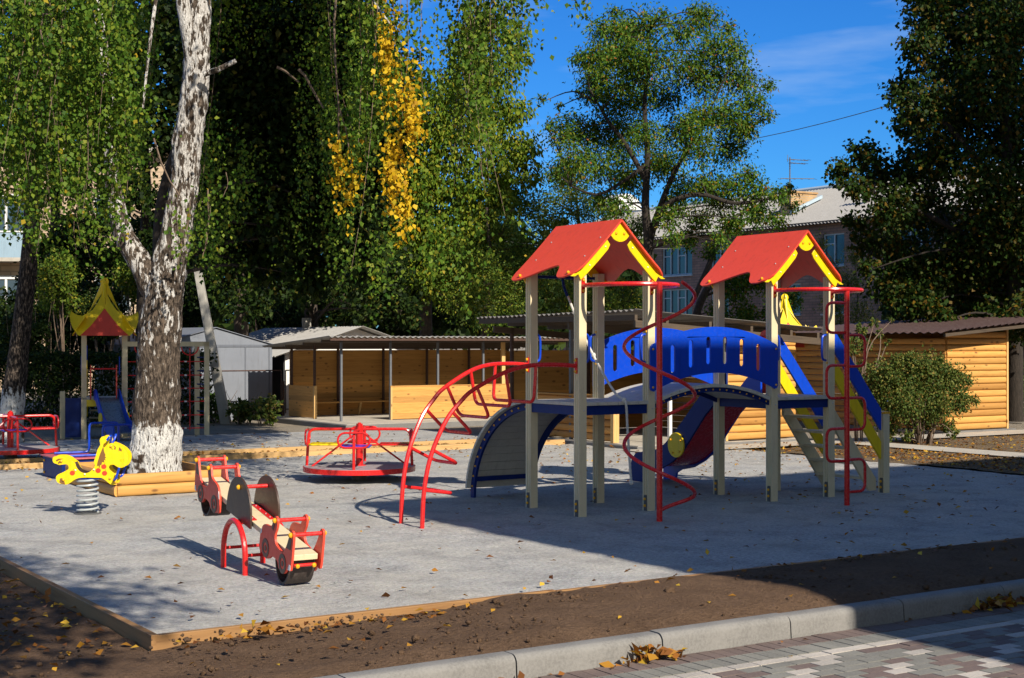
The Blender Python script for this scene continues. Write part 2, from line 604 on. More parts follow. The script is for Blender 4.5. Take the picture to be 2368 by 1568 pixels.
def leaf_mat(name, stops, trans=0.28, rough=0.55):
    m, t, b = new_mat(name)
    c = ramp(t, rpi(t), stops)
    t.links.new(c, b.inputs["Base Color"])
    b.inputs["Roughness"].default_value = rough
    b.inputs["Specular IOR Level"].default_value = 0.14
    tr = t.nodes.new("ShaderNodeBsdfTranslucent")
    tcol = mixrgb(t, 1.0, c, (1.0, 1.0, 0.55), 'MULTIPLY')
    t.links.new(tcol, tr.inputs[0])
    mx = t.nodes.new("ShaderNodeMixShader"); mx.inputs[0].default_value = trans
    t.links.new(b.outputs[0], mx.inputs[1]); t.links.new(tr.outputs[0], mx.inputs[2])
    t.links.new(mx.outputs[0], t.nodes["Material Output"].inputs[0])
    return m


LF_BIRCH = leaf_mat("birch_leaf", [(0.0, (0.030, 0.085, 0.008)), (0.5, (0.088, 0.165, 0.016)), (0.92, (0.17, 0.235, 0.026)), (0.99, (0.24, 0.25, 0.03)), (1.0, (0.40, 0.28, 0.02))])
LF_YEL = leaf_mat("yellow_birch_leaf", [(0.0, (0.36, 0.19, 0.008)), (0.5, (0.62, 0.40, 0.012)), (0.9, (0.75, 0.52, 0.03)), (1.0, (0.30, 0.30, 0.03))], 0.3)
LF_WALNUT = leaf_mat("fresh_green_leaf", [(0.0, (0.05, 0.10, 0.010)), (0.5, (0.13, 0.21, 0.016)), (0.88, (0.22, 0.26, 0.022)), (1.0, (0.34, 0.26, 0.02))])
LF_ROWAN = leaf_mat("rowan_leaf", [(0.0, (0.030, 0.095, 0.012)), (0.6, (0.090, 0.180, 0.018)), (0.90, (0.18, 0.22, 0.020)), (0.985, (0.24, 0.16, 0.02)), (1.0, (0.45, 0.10, 0.03))])
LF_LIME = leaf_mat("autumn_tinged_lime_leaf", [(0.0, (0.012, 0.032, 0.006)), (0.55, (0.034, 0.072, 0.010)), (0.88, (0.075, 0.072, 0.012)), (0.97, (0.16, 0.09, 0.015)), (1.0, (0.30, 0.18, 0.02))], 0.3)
LF_SHADE = leaf_mat("shaded_green_leaf", [(0.0, (0.008, 0.020, 0.005)), (0.6, (0.020, 0.042, 0.008)), (0.95, (0.05, 0.075, 0.012)), (1.0, (0.13, 0.11, 0.02))])  # deep green, with the shade behind the birch put into the colour
LF_SHRUB = leaf_mat("dusty_shrub_leaf", [(0.0, (0.042, 0.080, 0.018)), (0.5, (0.10, 0.150, 0.032)), (0.85, (0.18, 0.19, 0.045)), (1.0, (0.30, 0.20, 0.05))])
LF_ACACIA = leaf_mat("light_acacia_leaf", [(0.0, (0.04, 0.085, 0.012)), (0.5, (0.105, 0.17, 0.020)), (0.9, (0.19, 0.22, 0.028)), (1.0, (0.36, 0.30, 0.03))])
LF_WEED = leaf_mat("bright_weed_leaf", [(0.0, (0.05, 0.13, 0.02)), (1.0, (0.16, 0.27, 0.04))])
LF_FALL = leaf_mat("fallen_leaf", [(0.0, (0.13, 0.05, 0.02)), (0.45, (0.30, 0.12, 0.025)), (0.75, (0.46, 0.23, 0.03)), (0.93, (0.66, 0.43, 0.05)), (1.0, (0.12, 0.06, 0.03))], 0.15)

rngn = np.random.default_rng(7)
random.seed(11)


def unit(n):
    v = rngn.normal(size=(n, 3))
    return v / np.linalg.norm(v, axis=1, keepdims=True)


def leaf_object(name, P, D, Nn, L, Wd, mat, parent=None, fold=0.18, smooth=False):
    "one mesh of folded kite-shaped leaves"
    P = np.asarray(P, float); n = len(P)
    D = D / (np.linalg.norm(D, axis=1, keepdims=True) + 1e-9)
    S = np.cross(D, Nn); S /= (np.linalg.norm(S, axis=1, keepdims=True) + 1e-9)
    Nn = np.cross(S, D)
    L = np.broadcast_to(np.asarray(L, float), (n,))[:, None]; Wd = np.broadcast_to(np.asarray(Wd, float), (n,))[:, None]
    mid = P + D * L * 0.42
    v = np.empty((n, 4, 3))
    v[:, 0] = P
    v[:, 1] = mid + S * Wd * 0.5 + Nn * Wd * fold
    v[:, 2] = P + D * L
    v[:, 3] = mid - S * Wd * 0.5 + Nn * Wd * fold
    me = bpy.data.meshes.new(name)
    me.vertices.add(4 * n); me.vertices.foreach_set("co", v.astype(np.float32).ravel())
    me.loops.add(4 * n); me.loops.foreach_set("vertex_index", np.arange(4 * n, dtype=np.int32))
    me.polygons.add(n)
    me.polygons.foreach_set("loop_start", np.arange(0, 4 * n, 4, dtype=np.int32))
    me.polygons.foreach_set("loop_total", np.full(n, 4, np.int32))
    me.materials.append(mat)
    me.update(calc_edges=True)
    o = bpy.data.objects.new(name, me); COL.objects.link(o)
    if parent:
        o.parent = parent
    return o

# ------------------------------------------------------------------ the setting: ground, gravel, soil, kerb, paving
FRONT = Matrix.Translation(ORG) @ Matrix.Rotation(PHI, 4, 'Z')      # street frame


def sheet(name, a0, a1, b0, b1, na, nb, fz, mat):
    m = MB(); vs = []; fs = []
    for j in range(nb + 1):
        for i in range(na + 1):
            a = a0 + (a1 - a0) * i / na; b = b0 + (b1 - b0) * j / nb
            vs.append((a, b, fz(a, b)))
    for j in range(nb):
        for i in range(na):
            k = j * (na + 1) + i
            fs.append((k, k + 1, k + na + 2, k + na + 1))
    m.add(vs, fs)
    o = m.build(name, mat, smooth=60, loc=ORG, rotz=PHI)
    return struct(o)


from mathutils import noise as mnoise


def hz(a, b, sc, amp, seed=0.0):
    return amp * mnoise.noise(Vector((a * sc + seed, b * sc - seed, seed)))


# base ground reaching the horizon
g = MB()
g.add([(-900, -200, -0.20), (900, -200, -0.20), (900, 1200, -0.20), (-900, 1200, -0.20)], [(0, 1, 2, 3)])
struct(g.build("ground", EARTH, smooth=0))
sheet("yard_earth", -40, 45, -5.33, 60, 90, 80, lambda a, b: (-0.045 if b > 9.4 or a > 5 else -.15) + hz(a, b, .5, .012), EARTH)
sheet("gravel_play_area", -6.1, 8.25, -3.8, 9.38, 300, 280, lambda a, b: hz(a, b, .35, .014) + hz(a, b, 1.4, .008, 3) + hz(a, b, 3.6, .009, 5) + hz(a, b, 8, .006, 6), GRAVEL)
sheet("rear_gravel_area", -9.0, 6.4, 10.62, 15.5, 60, 24, lambda a, b: hz(a, b, .5, .015), GRAVEL)
sheet("leafy_soil_strip", -9.0, 6.4, 9.46, 10.56, 120, 14, lambda a, b: hz(a, b, 1.5, .03), LITTER)
sheet("front_soil_bed", -14.0, 12.0, -5.34, -3.86, 420, 30,
      lambda a, b: -.014 + .036 * min(1, max(0, (b + 5.34) / .16)) - .08 * min(1, max(0, (-3.0 - a) / 2.6)) * min(1, max(0, (b + 5.3) / .5)) + 0.035 * sin(pi * min(1, max(0, (b + 5.34) / 1.48))) + (hz(a, b, 1.3, .02) + hz(a, b, 5, .016, 2) + hz(a, b, 16, .009, 4)) * min(1, .25 + (b + 5.34) * 2.5), SOIL)
sheet("side_soil_bed", -14.0, -6.16, -3.86, 9.4, 110, 120, lambda a, b: -0.072 + hz(a, b, 1.2, .022) + hz(a, b, 5, .014, 2), SOIL)
sheet("mulch_strip", 8.22, 10.55, -5.0, 6.2, 30, 130, lambda a, b: 0.01 + hz(a, b, 1.5, .03) + hz(a, b, 7, .012), LITTER)
sheet("shrub_bed", 11.5, 22.0, -3.0, 6.45, 60, 60, lambda a, b: 0.0 + hz(a, b, 1.5, .03) + hz(a, b, 7, .012), LITTER)
sheet("concrete_path", 10.6, 11.45, -5.0, 6.5, 2, 40, lambda a, b: 0.03, SLAB)
sheet("paved_apron", 6.2, 26.0, 6.5, 7.4, 40, 2, lambda a, b: 0.02, SLAB)

# pavement: coloured blocks laid in the street frame
pv = MB(); BZ = -0.15


def block(a0, a1, b0, b1, m, dz=0.0):
    j = 0.004
    pv.box(a0 + j, a1 - j, b0 + j, b1 - j, BZ - 0.05, BZ + dz, m)


PA0, PA1 = -13.0, 8.0
a = PA0
while a < PA1:                                         # two soldier courses: brown, then grey
    block(a, a + 0.105, -5.70, -5.50, 0, random.uniform(-.002, .002))
    block(a, a + 0.105, -5.91, -5.705, 1, random.uniform(-.002, .002))
    a += 0.105
a = PA0
while a < PA1:                                         # one white stretcher course
    block(a, a + 0.21, -6.015, -5.915, 2, random.uniform(-.002, .002)); a += 0.21
row = 0; b = -6.02
while b > -9.6:
    a = PA0 + (row % 2) * 0.105
    k = 0
    while a < PA1:
        q = (k * 1 + (row // 1) * 1) % 5
        rr = random.random()
        if q in (0,):
            mm = 2 if rr < 0.85 else 1
        elif q in (1, 3):
            mm = 1 if rr < 0.75 else 0
        else:
            mm = 0 if rr < 0.7 else 1
        block(a, a + 0.21, b - 0.105, b, mm, random.uniform(-.002, .002))
        a += 0.21; k += 1
    row += 1; b -= 0.105
pv.box(PA0, PA1, -9.7, -5.5, BZ - 0.06, BZ - 0.006, 3)
struct(pv.build("pavement", [BRK, GRK, WHK, SANDF], smooth=0, loc=ORG, rotz=PHI))

# kerb stones, one object each
ks = MB()
prof = fillet([(-5.50, BZ - 0.1), (-5.485, -0.03), (-5.455, 0.0), (-5.345, 0.0), (-5.345, BZ - 0.1)], [0, .02, .02, .004, 0], 3)
prof = [(p[0] + 5.345, p[1]) for p in prof]
ks.prism(prof, 0.005, 1.135, 'x')
joints = [-4.43 + 1.14 * k for k in range(-7, 8)]
kerb0 = None
notes = ["concrete kerb stone cut off by the lower picture edge", "first whole sunlit kerb stone left of the near leaf heap",
         "sunlit kerb stone whose right end has the near heap of yellow leaves", "sunlit kerb stone just right of the near leaf heap",
         "kerb stone crossed by the edge of the big shadow", "fully shaded kerb stone beside the second leaf heap",
         "shaded kerb stone at the right picture edge"]
for i, ja in enumerate(joints):
    if kerb0 is None:
        o = kerb0 = ks.build("kerb_stone", KERB, smooth=40, bevel=0.006, rotz=PHI)
    else:
        o = kerb0.copy(); COL.objects.link(o)
    o.location = L2W(ja, -5.345, random.uniform(-.004, .004))
    k = i - 5
    o["category"] = "kerb stone"; o["group"] = "kerb stones along the paving"
    if k < 0:
        o["label"] = "grey concrete kerb stone before the lower picture edge"
    elif k < len(notes):
        o["label"] = notes[k]
    else:
        o["label"] = "grey concrete kerb stone beyond the right picture edge"

# edging boards of the gravel
def board(name, a0, a1, b0, b1, z0, z1, mat, label, group=None):
    L = (a1 - a0) if abs(a1 - a0) > abs(b1 - b0) else (b1 - b0)
    m = MB()
    m.box(0, a1 - a0, 0, b1 - b0, z0, z1)
    o = m.build(name, mat, smooth=0, bevel=0.004, loc=L2W(a0, b0), rotz=PHI)
    return tag(o, label, "edging board", group)


gB = "boards edging the gravel"
board("edging_board", -6.12, -3.0, -3.85, -3.80, -.13, .026, EDGE, "brown edging board along the front of the gravel from the near corner", gB)
board("edging_board", -2.99, 1.2, -3.85, -3.80, -.10, .018, EDGE, "sunlit middle board of the gravel's front edge beside bare soil", gB)
board("edging_board", 1.21, 8.25, -3.85, -3.80, -.10, .015, EDGE, "shaded front edging board beside the dark soil at the right", gB)
EDGEY = wood("weathered_edging_board_along_y", (0.36, 0.20, 0.085), (0.25, 0.13, 0.055), axis=1)
board("edging_board", -6.15, -6.10, -3.85, 0.4, -.14, .03, EDGEY, "brown edging board along the left side of the gravel up to the near corner", gB)
board("edging_board", -6.15, -6.10, 0.41, 9.4, -.14, .03, EDGEY, "edging board continuing along the left side of the gravel beyond the picture edge", gB)
board("edging_board", -9.0, -3.2, 9.38, 9.46, -.05, .085, EDGEB, "pale timber edging the gravel behind the blue play box", gB)
board("edging_board", -1.75, 6.4, 9.38, 9.46, -.05, .085, EDGEB, "pale timber edging the gravel behind the red roundabout", gB)
board("edging_board", -9.0, 6.4, 10.55, 10.62, -.05, .07, EDGEB, "far pale timber edging the rear gravel area", gB)

# ------------------------------------------------------------------ the big play set
S, B = 0.955, 1.882
T2 = S + B
PS = thing("play_tower_set", "large wooden playground climbing set with two red roofed towers joined by a blue arched bridge", "play set", ORG, PHI)
BOLT = MB(); BOLT.ball((0, 0, 0), 0.017, 7, 5, sq=(1, 1, 1))
bolt_src = None


def bolt(parent, p, r=1.0, mat=CAPY, name="bolt_cap"):
    global bolt_src
    if bolt_src is None:
        bolt_src = {}
    if mat.name not in bolt_src:
        o = BOLT.build(name, mat, parent); bolt_src[mat.name] = o.data
    else:
        o = bpy.data.objects.new(name, bolt_src[mat.name]); COL.objects.link(o); o.parent = parent
    o.location = p; o.scale = (r, r, r)
    return o


def post_outline(h=0.05, groove=True):
    g_ = 0.009
    def side(sx):
        return [(sx * h, -h), (sx * h, -.032), (sx * (h - g_), -.030), (sx * (h - g_), -.018), (sx * h, -.016),
                (sx * h, .004), (sx * (h - g_), .006), (sx * (h - g_), .018), (sx * h, .020), (sx * h, h)]
    return side(1) + list(reversed(side(-1)))


def make_post(parent, a, b, z0, z1, foot=True, mat=BEIGE):
    m = MB(); m.prism(post_outline(), z0, z1, 'z')
    p = m.build("post", mat, parent, smooth=0, loc=(a, b, 0))
    if foot:
        f = MB(); f.prism(fillet([(-.025, -.05), (.025, -.05), (.025, .185), (-.025, .185)], .02, 3), -.058, -.051, 'x')
        br = f.build("foot_bracket", DGREY, p, loc=(0, -.005, 0))
        bolt(p, (-.064, -.005, .065)); bolt(p, (-.064, -.005, .14))
    bolt(p, (.0 + .012, -.052, 1.16), .55, GALV, "bolt")
    return p


for (a, b) in ((0, 0), (S, 0), (0, S), (S, S), (T2, 0), (T2 + S, 0), (T2, S), (T2 + S, S)):
    make_post(PS, a, b, -.25, 2.72)
for b in (0, S):
    p = make_post(PS, T2 + 1.93, b, -.25, 1.0)
    m = MB(); m.box(-.056, .056, -.056, .056, 1.0, 1.022); m.add([(-.056, -.056, 1.022), (.056, -.056, 1.022), (.056, .056, 1.022), (-.056, .056, 1.022), (0, 0, 1.04)],
                                                                  [(0, 1, 4), (1, 2, 4), (2, 3, 4), (3, 0, 4)])
    m.build("post_cap", CAPY, p, smooth=0)

# roofs
ZB = [-.13, -.11, -.06, .04, .14, .20, .25, .30, .345, .40, .50, .63, .80, .95, 1.04, 1.10, 1.135, 1.15]
ZZ = [2.745, 2.70, 2.655, 2.625, 2.622, 2.64, 2.68, 2.735, 2.765, 2.772, 2.752, 2.715, 2.66, 2.625, 2.62, 2.637, 2.67, 2.72]


def roof_z(s_):
    return 3.275 - 0.70 * s_ + 0.055 * s_ * s_ * s_


def make_roof(a0):
    rf = thing_part = bpy.data.objects.new("roof", None)
    COL.objects.link(rf); rf.parent = PS; rf.location = (a0, 0, 0)
    for sg in (-1, 1):
        m = MB(); vs = []; fs = []
        nb, ns = 44, 12
        Wd = .672
        th = .018
        for layer in (0, 1):
            for i in range(nb + 1):
                b_ = -.13 + 1.28 * i / nb
                ze = interp(b_, ZB, ZZ)
                lo, hi = 0.0, 1.2
                for _ in range(30):
                    md = (lo + hi) / 2
                    if roof_z(md) > ze: lo = md
                    else: hi = md
                for j in range(ns + 1):
                    s_ = lo * j / ns
                    vs.append((S / 2 + sg * (Wd * s_ - layer * th * .7), b_, roof_z(s_) - layer * th * .75))
        n1 = (nb + 1) * (ns + 1)
        idx = lambda l, i, j: l * n1 + i * (ns + 1) + j
        for i in range(nb):
            for j in range(ns):
                fs.append((idx(0, i, j), idx(0, i + 1, j), idx(0, i + 1, j + 1), idx(0, i, j + 1)))
                fs.append((idx(1, i, j), idx(1, i, j + 1), idx(1, i + 1, j + 1), idx(1, i + 1, j)))
            fs.append((idx(0, i, ns), idx(0, i + 1, ns), idx(1, i + 1, ns), idx(1, i, ns)))
            fs.append((idx(0, i, 0), idx(1, i, 0), idx(1, i + 1, 0), idx(0, i + 1, 0)))
        for j in range(ns):
            for i, fl in ((0, 0), (nb, 1)):
                fs.append((idx(0, i, j), idx(0, i, j + 1), idx(1, i, j + 1), idx(1, i, j)))
        m.add(vs, fs)
        m.build("roof_panel", REDP, rf, smooth=40)
        for b_, s_ in ((.0, .94), (.955, .94)):
            bolt(rf, (S / 2 + sg * (.672 * s_ + .008), b_, roof_z(s_) + .010), 1.1)
        for b_, s_ in ((.0, .30), (.0, .62), (.955, .30), (.955, .62)):
            bolt(rf, (S / 2 + sg * .672 * s_, b_, roof_z(s_) + .002), .55, GALV, "bolt")
    for (bb0, bb1, cb0, cb1) in ((-.074, -.054, -.094, -.076), (S + .054, S + .074, S + .076, S + .094)):
        for sg in (-1, 1):
            up = [(.672 * s_, roof_z(s_) - .022) for s_ in (.27, .45, .65, .85, .97)]
            lowp = []
            for s_ in (.90, .75, .55, .35):
                lowp.append((.672 * s_ - .085, roof_z(s_) - .10))
            end = [(.655, 2.636), (.60, 2.622), (.555, 2.65)]
            pts = up + end + lowp + [(.120, 2.99)]
            pts = [(S / 2 + sg * p[0], p[1]) for p in pts]
            m = MB(); m.prism(pts, bb0, bb1, 'y')
            gb = m.build("gable_board", YEL, rf, smooth=30, bevel=.004)
            for s_ in (.34, .66):
                bolt(gb, (S / 2 + sg * (.672 * s_ - .04), bb0 - .002 if bb0 < 0 else bb1 + .002, roof_z(s_) - .075), .55, WHITEP, "screw")
        arc = [(S / 2 + .185 * sin(t), 3.265 - .245 * cos(t) * (1.0 if abs(t) < .6 else .98)) for t in np.linspace(-.84, .84, 11)]
        m = MB(); m.prism([(S / 2, 3.248)] + arc, cb0, cb1, 'y')
        cp = m.build("ridge_cap", YEL, rf, smooth=30, bevel=.004)
        for sx in (-.055, .055):
            bolt(cp, (S / 2 + sx, cb0 - .002 if cb0 < 0 else cb1 + .002, 3.115), 1.0)
    return rf


make_roof(0); make_roof(T2)

# platforms
for a0 in (0, T2):
    dk = MB()
    n = 6; w_ = (S - .10) / n
    for i in range(n):
        dk.box(a0 + .05 + i * w_ + .002, a0 + .05 + (i + 1) * w_ - .002, -.062, S + .045, 1.212, 1.25)
    for b0_ in (.052, ):
        dk.box(a0 - .055, a0 + .048, .053, S - .053, 1.212, 1.2495)
        dk.box(a0 + S - .048, a0 + S + .055, .053, S - .053, 1.212, 1.2495)
    pl = dk.build("platform", DECK, PS, smooth=0, bevel=.003)
    for nm, bx in (("beam", (a0 + .052, a0 + S - .052, -.035, -.005)), ("beam", (a0 + .052, a0 + S - .052, S + .005, S + .035)),
                   ("beam", (a0 - .035, a0 - .005, .052, S - .052)), ("beam", (a0 + S + .005, a0 + S + .035, .052, S - .052))):
        m = MB(); m.box(bx[0], bx[1], bx[2], bx[3], 1.108, 1.210)
        m.build(nm, NAVY, pl, smooth=0, bevel=.003)

# bridge
AX0, AX1 = S + .055, T2 - .055
SAG = .175


def deck_z(a):
    q = (a - (AX0 + AX1) / 2) / ((AX1 - AX0) / 2)
    return 1.25 + SAG * (1 - q * q)


br = MB(); n = 15
for i in range(n):
    a0 = AX0 + (AX1 - AX0) * i / n; a1 = AX0 + (AX1 - AX0) * (i + 1) / n
    z0, z1 = deck_z(a0), deck_z(a1)
    ang = math.atan2(z1 - z0, a1 - a0); l = math.hypot(a1 - a0, z1 - z0)
    M = Matrix.Translation((a0, 0, z0)) @ Matrix.Rotation(-ang, 4, 'Y')
    br.box(.002, l - .002, -.045, S + .045, -.040, 0, 0, M)
bridge = br.build("bridge_deck", DECK, PS, smooth=0, bevel=.003)
for b0_ in (-.012, S - .028):
    aa = np.linspace(AX0, AX1, 28)
    m = MB(); m.prism([(x, deck_z(x) - .041) for x in aa] + [(x, deck_z(x) - .094) for x in aa[::-1]], b0_, b0_ + .04, 'y')
    rib = m.build("rib", NAVY, bridge, smooth=30)
    for x in np.linspace(AX0 + .05, AX1 - .05, 17):
        bolt(rib, (x, b0_ - .002 if b0_ < .3 else b0_ + .042, deck_z(x) - .068), .62)

# bridge side panels with slots
pa0, pa1 = S - .035, T2 + .03
mid = (pa0 + pa1) / 2; hw = (pa1 - pa0) / 2
top = [(x, 1.872 + .217 * (1 - ((x - mid) / hw) ** 2)) for x in np.linspace(pa1 - .03, pa0 + .03, 25)]
bot = [(x, 1.362 + .192 * (1 - ((x - mid) / (hw - .06)) ** 2)) for x in np.linspace(pa0 + .09, pa1 - .09, 25)]
outl = [(pa0 + .008, 1.862), (pa0, 1.84), (pa0, 1.39), (pa0 + .012, 1.365), (pa0 + .05, 1.352)] + bot + [(pa1 - .05, 1.352), (pa1 - .012, 1.365), (pa1, 1.39), (pa1, 1.84), (pa1 - .008, 1.862)] + top


def slot(x, z, h=.32, w_=.062):
    r = w_ / 2
    return [(x + r * cos(t), z + h / 2 - r + r * sin(t)) for t in np.linspace(0, pi, 7)] + [(x + r * cos(t), z - h / 2 + r + r * sin(t)) for t in np.linspace(pi, 2 * pi, 7)]


slots = [slot(x, z) for x, z in ((1.245, 1.72), (1.512, 1.777), (1.775, 1.813), (2.028, 1.813), (2.29, 1.787), (2.552, 1.73))]
for b0_, sg in ((-.076, -1), (S + .056, 1)):
    m = MB(); m.prism([outl] + slots, b0_, b0_ + .02, 'y')
    bp = m.build("bridge_panel", BLUE, PS, smooth=30, bevel=.003)
    for x in (pa0 + .035, pa1 - .035):
        for z in (1.40, 1.83):
            bolt(bp, (x, b0_ - .004 if sg < 0 else b0_ + .024, z), .8)

# D-shaped grab handles
def handle(a, b, dx):
    m = MB()
    path = smooth_path([(a + dx * .052, b, 2.0), (a + dx * .10, b, 1.985), (a + dx * .118, b, 1.93), (a + dx * .118, b, 1.76), (a + dx * .10, b, 1.70), (a + dx * .052, b, 1.685)], 4)
    m.tube(path, .014, 7)
    o = m.build("grab_handle", BLUE, PS)
    for z in (2.03, 1.655):
        bolt(o, (a + dx * .05, b - .02, z), .8)


for (a, b, dx) in ((0, 0, 1), (S, 0, -1), (0, S, 1), (S, S, -1), (T2, 0, 1), (T2 + S, 0, -1)):
    handle(a, b, dx)

# ring, pole and coil on the first tower; ring, pole and snake rungs on the second
def ring_path(a0, zr):
    c = a0 + S / 2
    pts = [(a0, -.062, zr), (a0, -.34, zr)]
    pts += [(c - (S / 2) * cos(t), -.35 - (S / 2) * sin(t) * .98, zr) for t in np.linspace(.12, pi - .12, 16)]
    pts += [(a0 + S, -.34, zr), (a0 + S, -.062, zr)]
    return pts


def ring_brackets(parent, a0, zr):
    for a in (a0, a0 + S):
        m = MB(); m.prism(fillet([(a - .022, zr - .085), (a + .022, zr - .085), (a + .022, zr + .085), (a - .022, zr + .085)], .02, 3), -.062, -.053, 'y')
        m.build("bracket", REDM, parent)
        bolt(parent, (a, -.068, zr + .058)); bolt(parent, (a, -.068, zr - .058))


sp = bpy.data.objects.new("spiral_climber", None); COL.objects.link(sp); sp.parent = PS
m = MB(); m.tube(ring_path(0, 2.53), .024, 8); m.build("top_ring", REDM, sp); ring_brackets(sp, 0, 2.53)
px, py = .44, -.83
m = MB(); m.tube([(px, py, -.2), (px, py, 2.55)], .032, 12); m.build("pole", REDM, sp)
m = MB(); cp = []
ang0 = -pi / 2                                         # starts at the front of the ring, runs right, back, left
RH = .375
aR = -PHI                                              # direction that shows as rightmost
zs0 = 2.37 + .5225 * (aR + pi / 2) / pi
th0 = -pi / 2
nturn = (2.37 - .30) / 1.045 * 2 * pi + (aR - th0)
for k in range(0, 121):
    th = th0 + nturn * k / 120
    z = 2.37 - (th - aR) / (2 * pi) * 1.045
    cp.append((px + RH * cos(th), py + RH * sin(th), z))
thE = th0 + nturn
for k in range(1, 13):
    q = k / 12
    th = thE + q * 1.15
    r_ = RH * (1 - q ** 1.6) + .0 * q
    cp.append((px + r_ * cos(th), py + r_ * sin(th), .30 - .19 * q ** .8))
m.tube(cp, .0205, 8); m.build("coil", REDM, sp)

sk = bpy.data.objects.new("snake_ladder", None); COL.objects.link(sk); sk.parent = PS
m = MB(); m.tube(ring_path(T2, 2.53), .024, 8); m.build("top_ring", REDM, sk); ring_brackets(sk, T2, 2.53)
qx, qy = T2 + .437, -.80
m = MB(); m.tube([(qx, qy, -.2), (qx, qy, 2.55)], .032, 12); m.build("pole", REDM, sk)
for (z1, z0, sg) in ((2.37, 2.02, -1), (1.995, 1.625, 1), (1.64, 1.255, -1), (1.255, .88, 1), (.90, .52, -1), (.53, .15, 1)):
    w_ = .33 if sg < 0 else .30
    path = fillet([(qx, qy, z1), (qx + sg * w_, qy, z1), (qx + sg * w_, qy, z0), (qx, qy, z0)], .10, 5)
    m = MB(); m.tube(path, .0175, 8); m.build("rung_loop", REDM, sk)

# arched ladder on the left side
PRO = smooth_path([(-1.935, 0, -.15), (-1.93, 0, 0), (-1.905, 0, .40), (-1.82, 0, .76), (-1.65, 0, 1.10), (-1.48, 0, 1.29), (-1.33, 0, 1.41), (-.96, 0, 1.585), (-.66, 0, 1.655), (-.32, 0, 1.665), (-.055, 0, 1.65)], 6)
lad = bpy.data.objects.new("arched_ladder", None); COL.objects.link(lad); lad.parent = PS


def lad_b(a, far):
    q = (a + 1.93) / 1.88
    return (.55 + (S - .55) * q) if far else (.10 * (1 - q))


for far in (0, 1):
    m = MB(); m.tube([(p.x, lad_b(p.x, far), p.z) for p in PRO], .024, 8); m.build("rail", REDM, lad)
    bb = S if far else 0
    m = MB(); m.prism(fillet([(bb - .022, 1.565), (bb + .022, 1.565), (bb + .022, 1.735), (bb - .022, 1.735)], .02, 3), -.061, -.052, 'x'); m.build("bracket", REDM, lad)
    bolt(lad, (-.066, bb, 1.712)); bolt(lad, (-.066, bb, 1.588))
for (a, z, dx, dz) in ((-1.905, .385, .345, -.05), (-1.80, .79, .30, -.15), (-1.585, 1.19, .25, -.24), (-1.29, 1.44, .16, -.33), (-.94, 1.595, .065, -.37), (-.565, 1.663, -.03, -.40)):
    n0 = Vector((a, lad_b(a, 0), z)); f0 = Vector((a, lad_b(a, 1), z)); d = Vector((dx, 0, dz))
    m = MB(); m.tube(fillet([n0, n0 + d, f0 + d, f0], .085, 5), .0185, 8); m.build("rung_loop", REDM, lad)

# slatted climbing ramp behind the first tower
rampo = bpy.data.objects.new("climbing_ramp", None); COL.objects.link(rampo); rampo.parent = PS
EA, EB = 1.40, 1.205


def ell(t, d=0.0):
    return (S + (EA + d) * sin(t), (EB + d) * cos(t))


for a0 in (.03, S - .065):
    ts = np.linspace(.0, pi / 2, 26)
    m = MB(); m.prism([ell(t) for t in ts] + [(S + EA, -.2), (S + EA - .075, -.2)] + [ell(t, -.075) for t in ts[::-1]], a0, a0 + .035, 'x')
    rb = m.build("rib", NAVY, rampo, smooth=30)
    for t in np.linspace(.12, pi / 2 - .12, 13):
        p = ell(t, -.038)
        bolt(rb, (a0 - .004 if a0 < .3 else a0 + .039, p[0], p[1]), .8)
m = MB(); m.box(.066, S - .066, S + EA - .09, S + EA - .06, .20, .255); m.build("cross_bar", NAVY, rampo, smooth=0)
m = MB(); n = 16
for i in range(n):
    t0 = .03 + (pi / 2 - .12) * i / n; t1 = .03 + (pi / 2 - .12) * (i + 1) / n
    p0, p1 = ell(t0, .004), ell(t1, .004)
    q0, q1 = ell(t0, .036), ell(t1, .036)
    e = .03
    l0 = [p0[0] + (p1[0] - p0[0]) * e, p0[1] + (p1[1] - p0[1]) * e]; l1 = [p0[0] + (p1[0] - p0[0]) * (1 - e), p0[1] + (p1[1] - p0[1]) * (1 - e)]
    m0 = [q0[0] + (q1[0] - q0[0]) * e, q0[1] + (q1[1] - q0[1]) * e]; m1 = [q0[0] + (q1[0] - q0[0]) * (1 - e), q0[1] + (q1[1] - q0[1]) * (1 - e)]
    m.prism([l0, l1, m1, m0], -.03, S + .03, 'x')
m.build("slats", DECK, rampo, smooth=0)

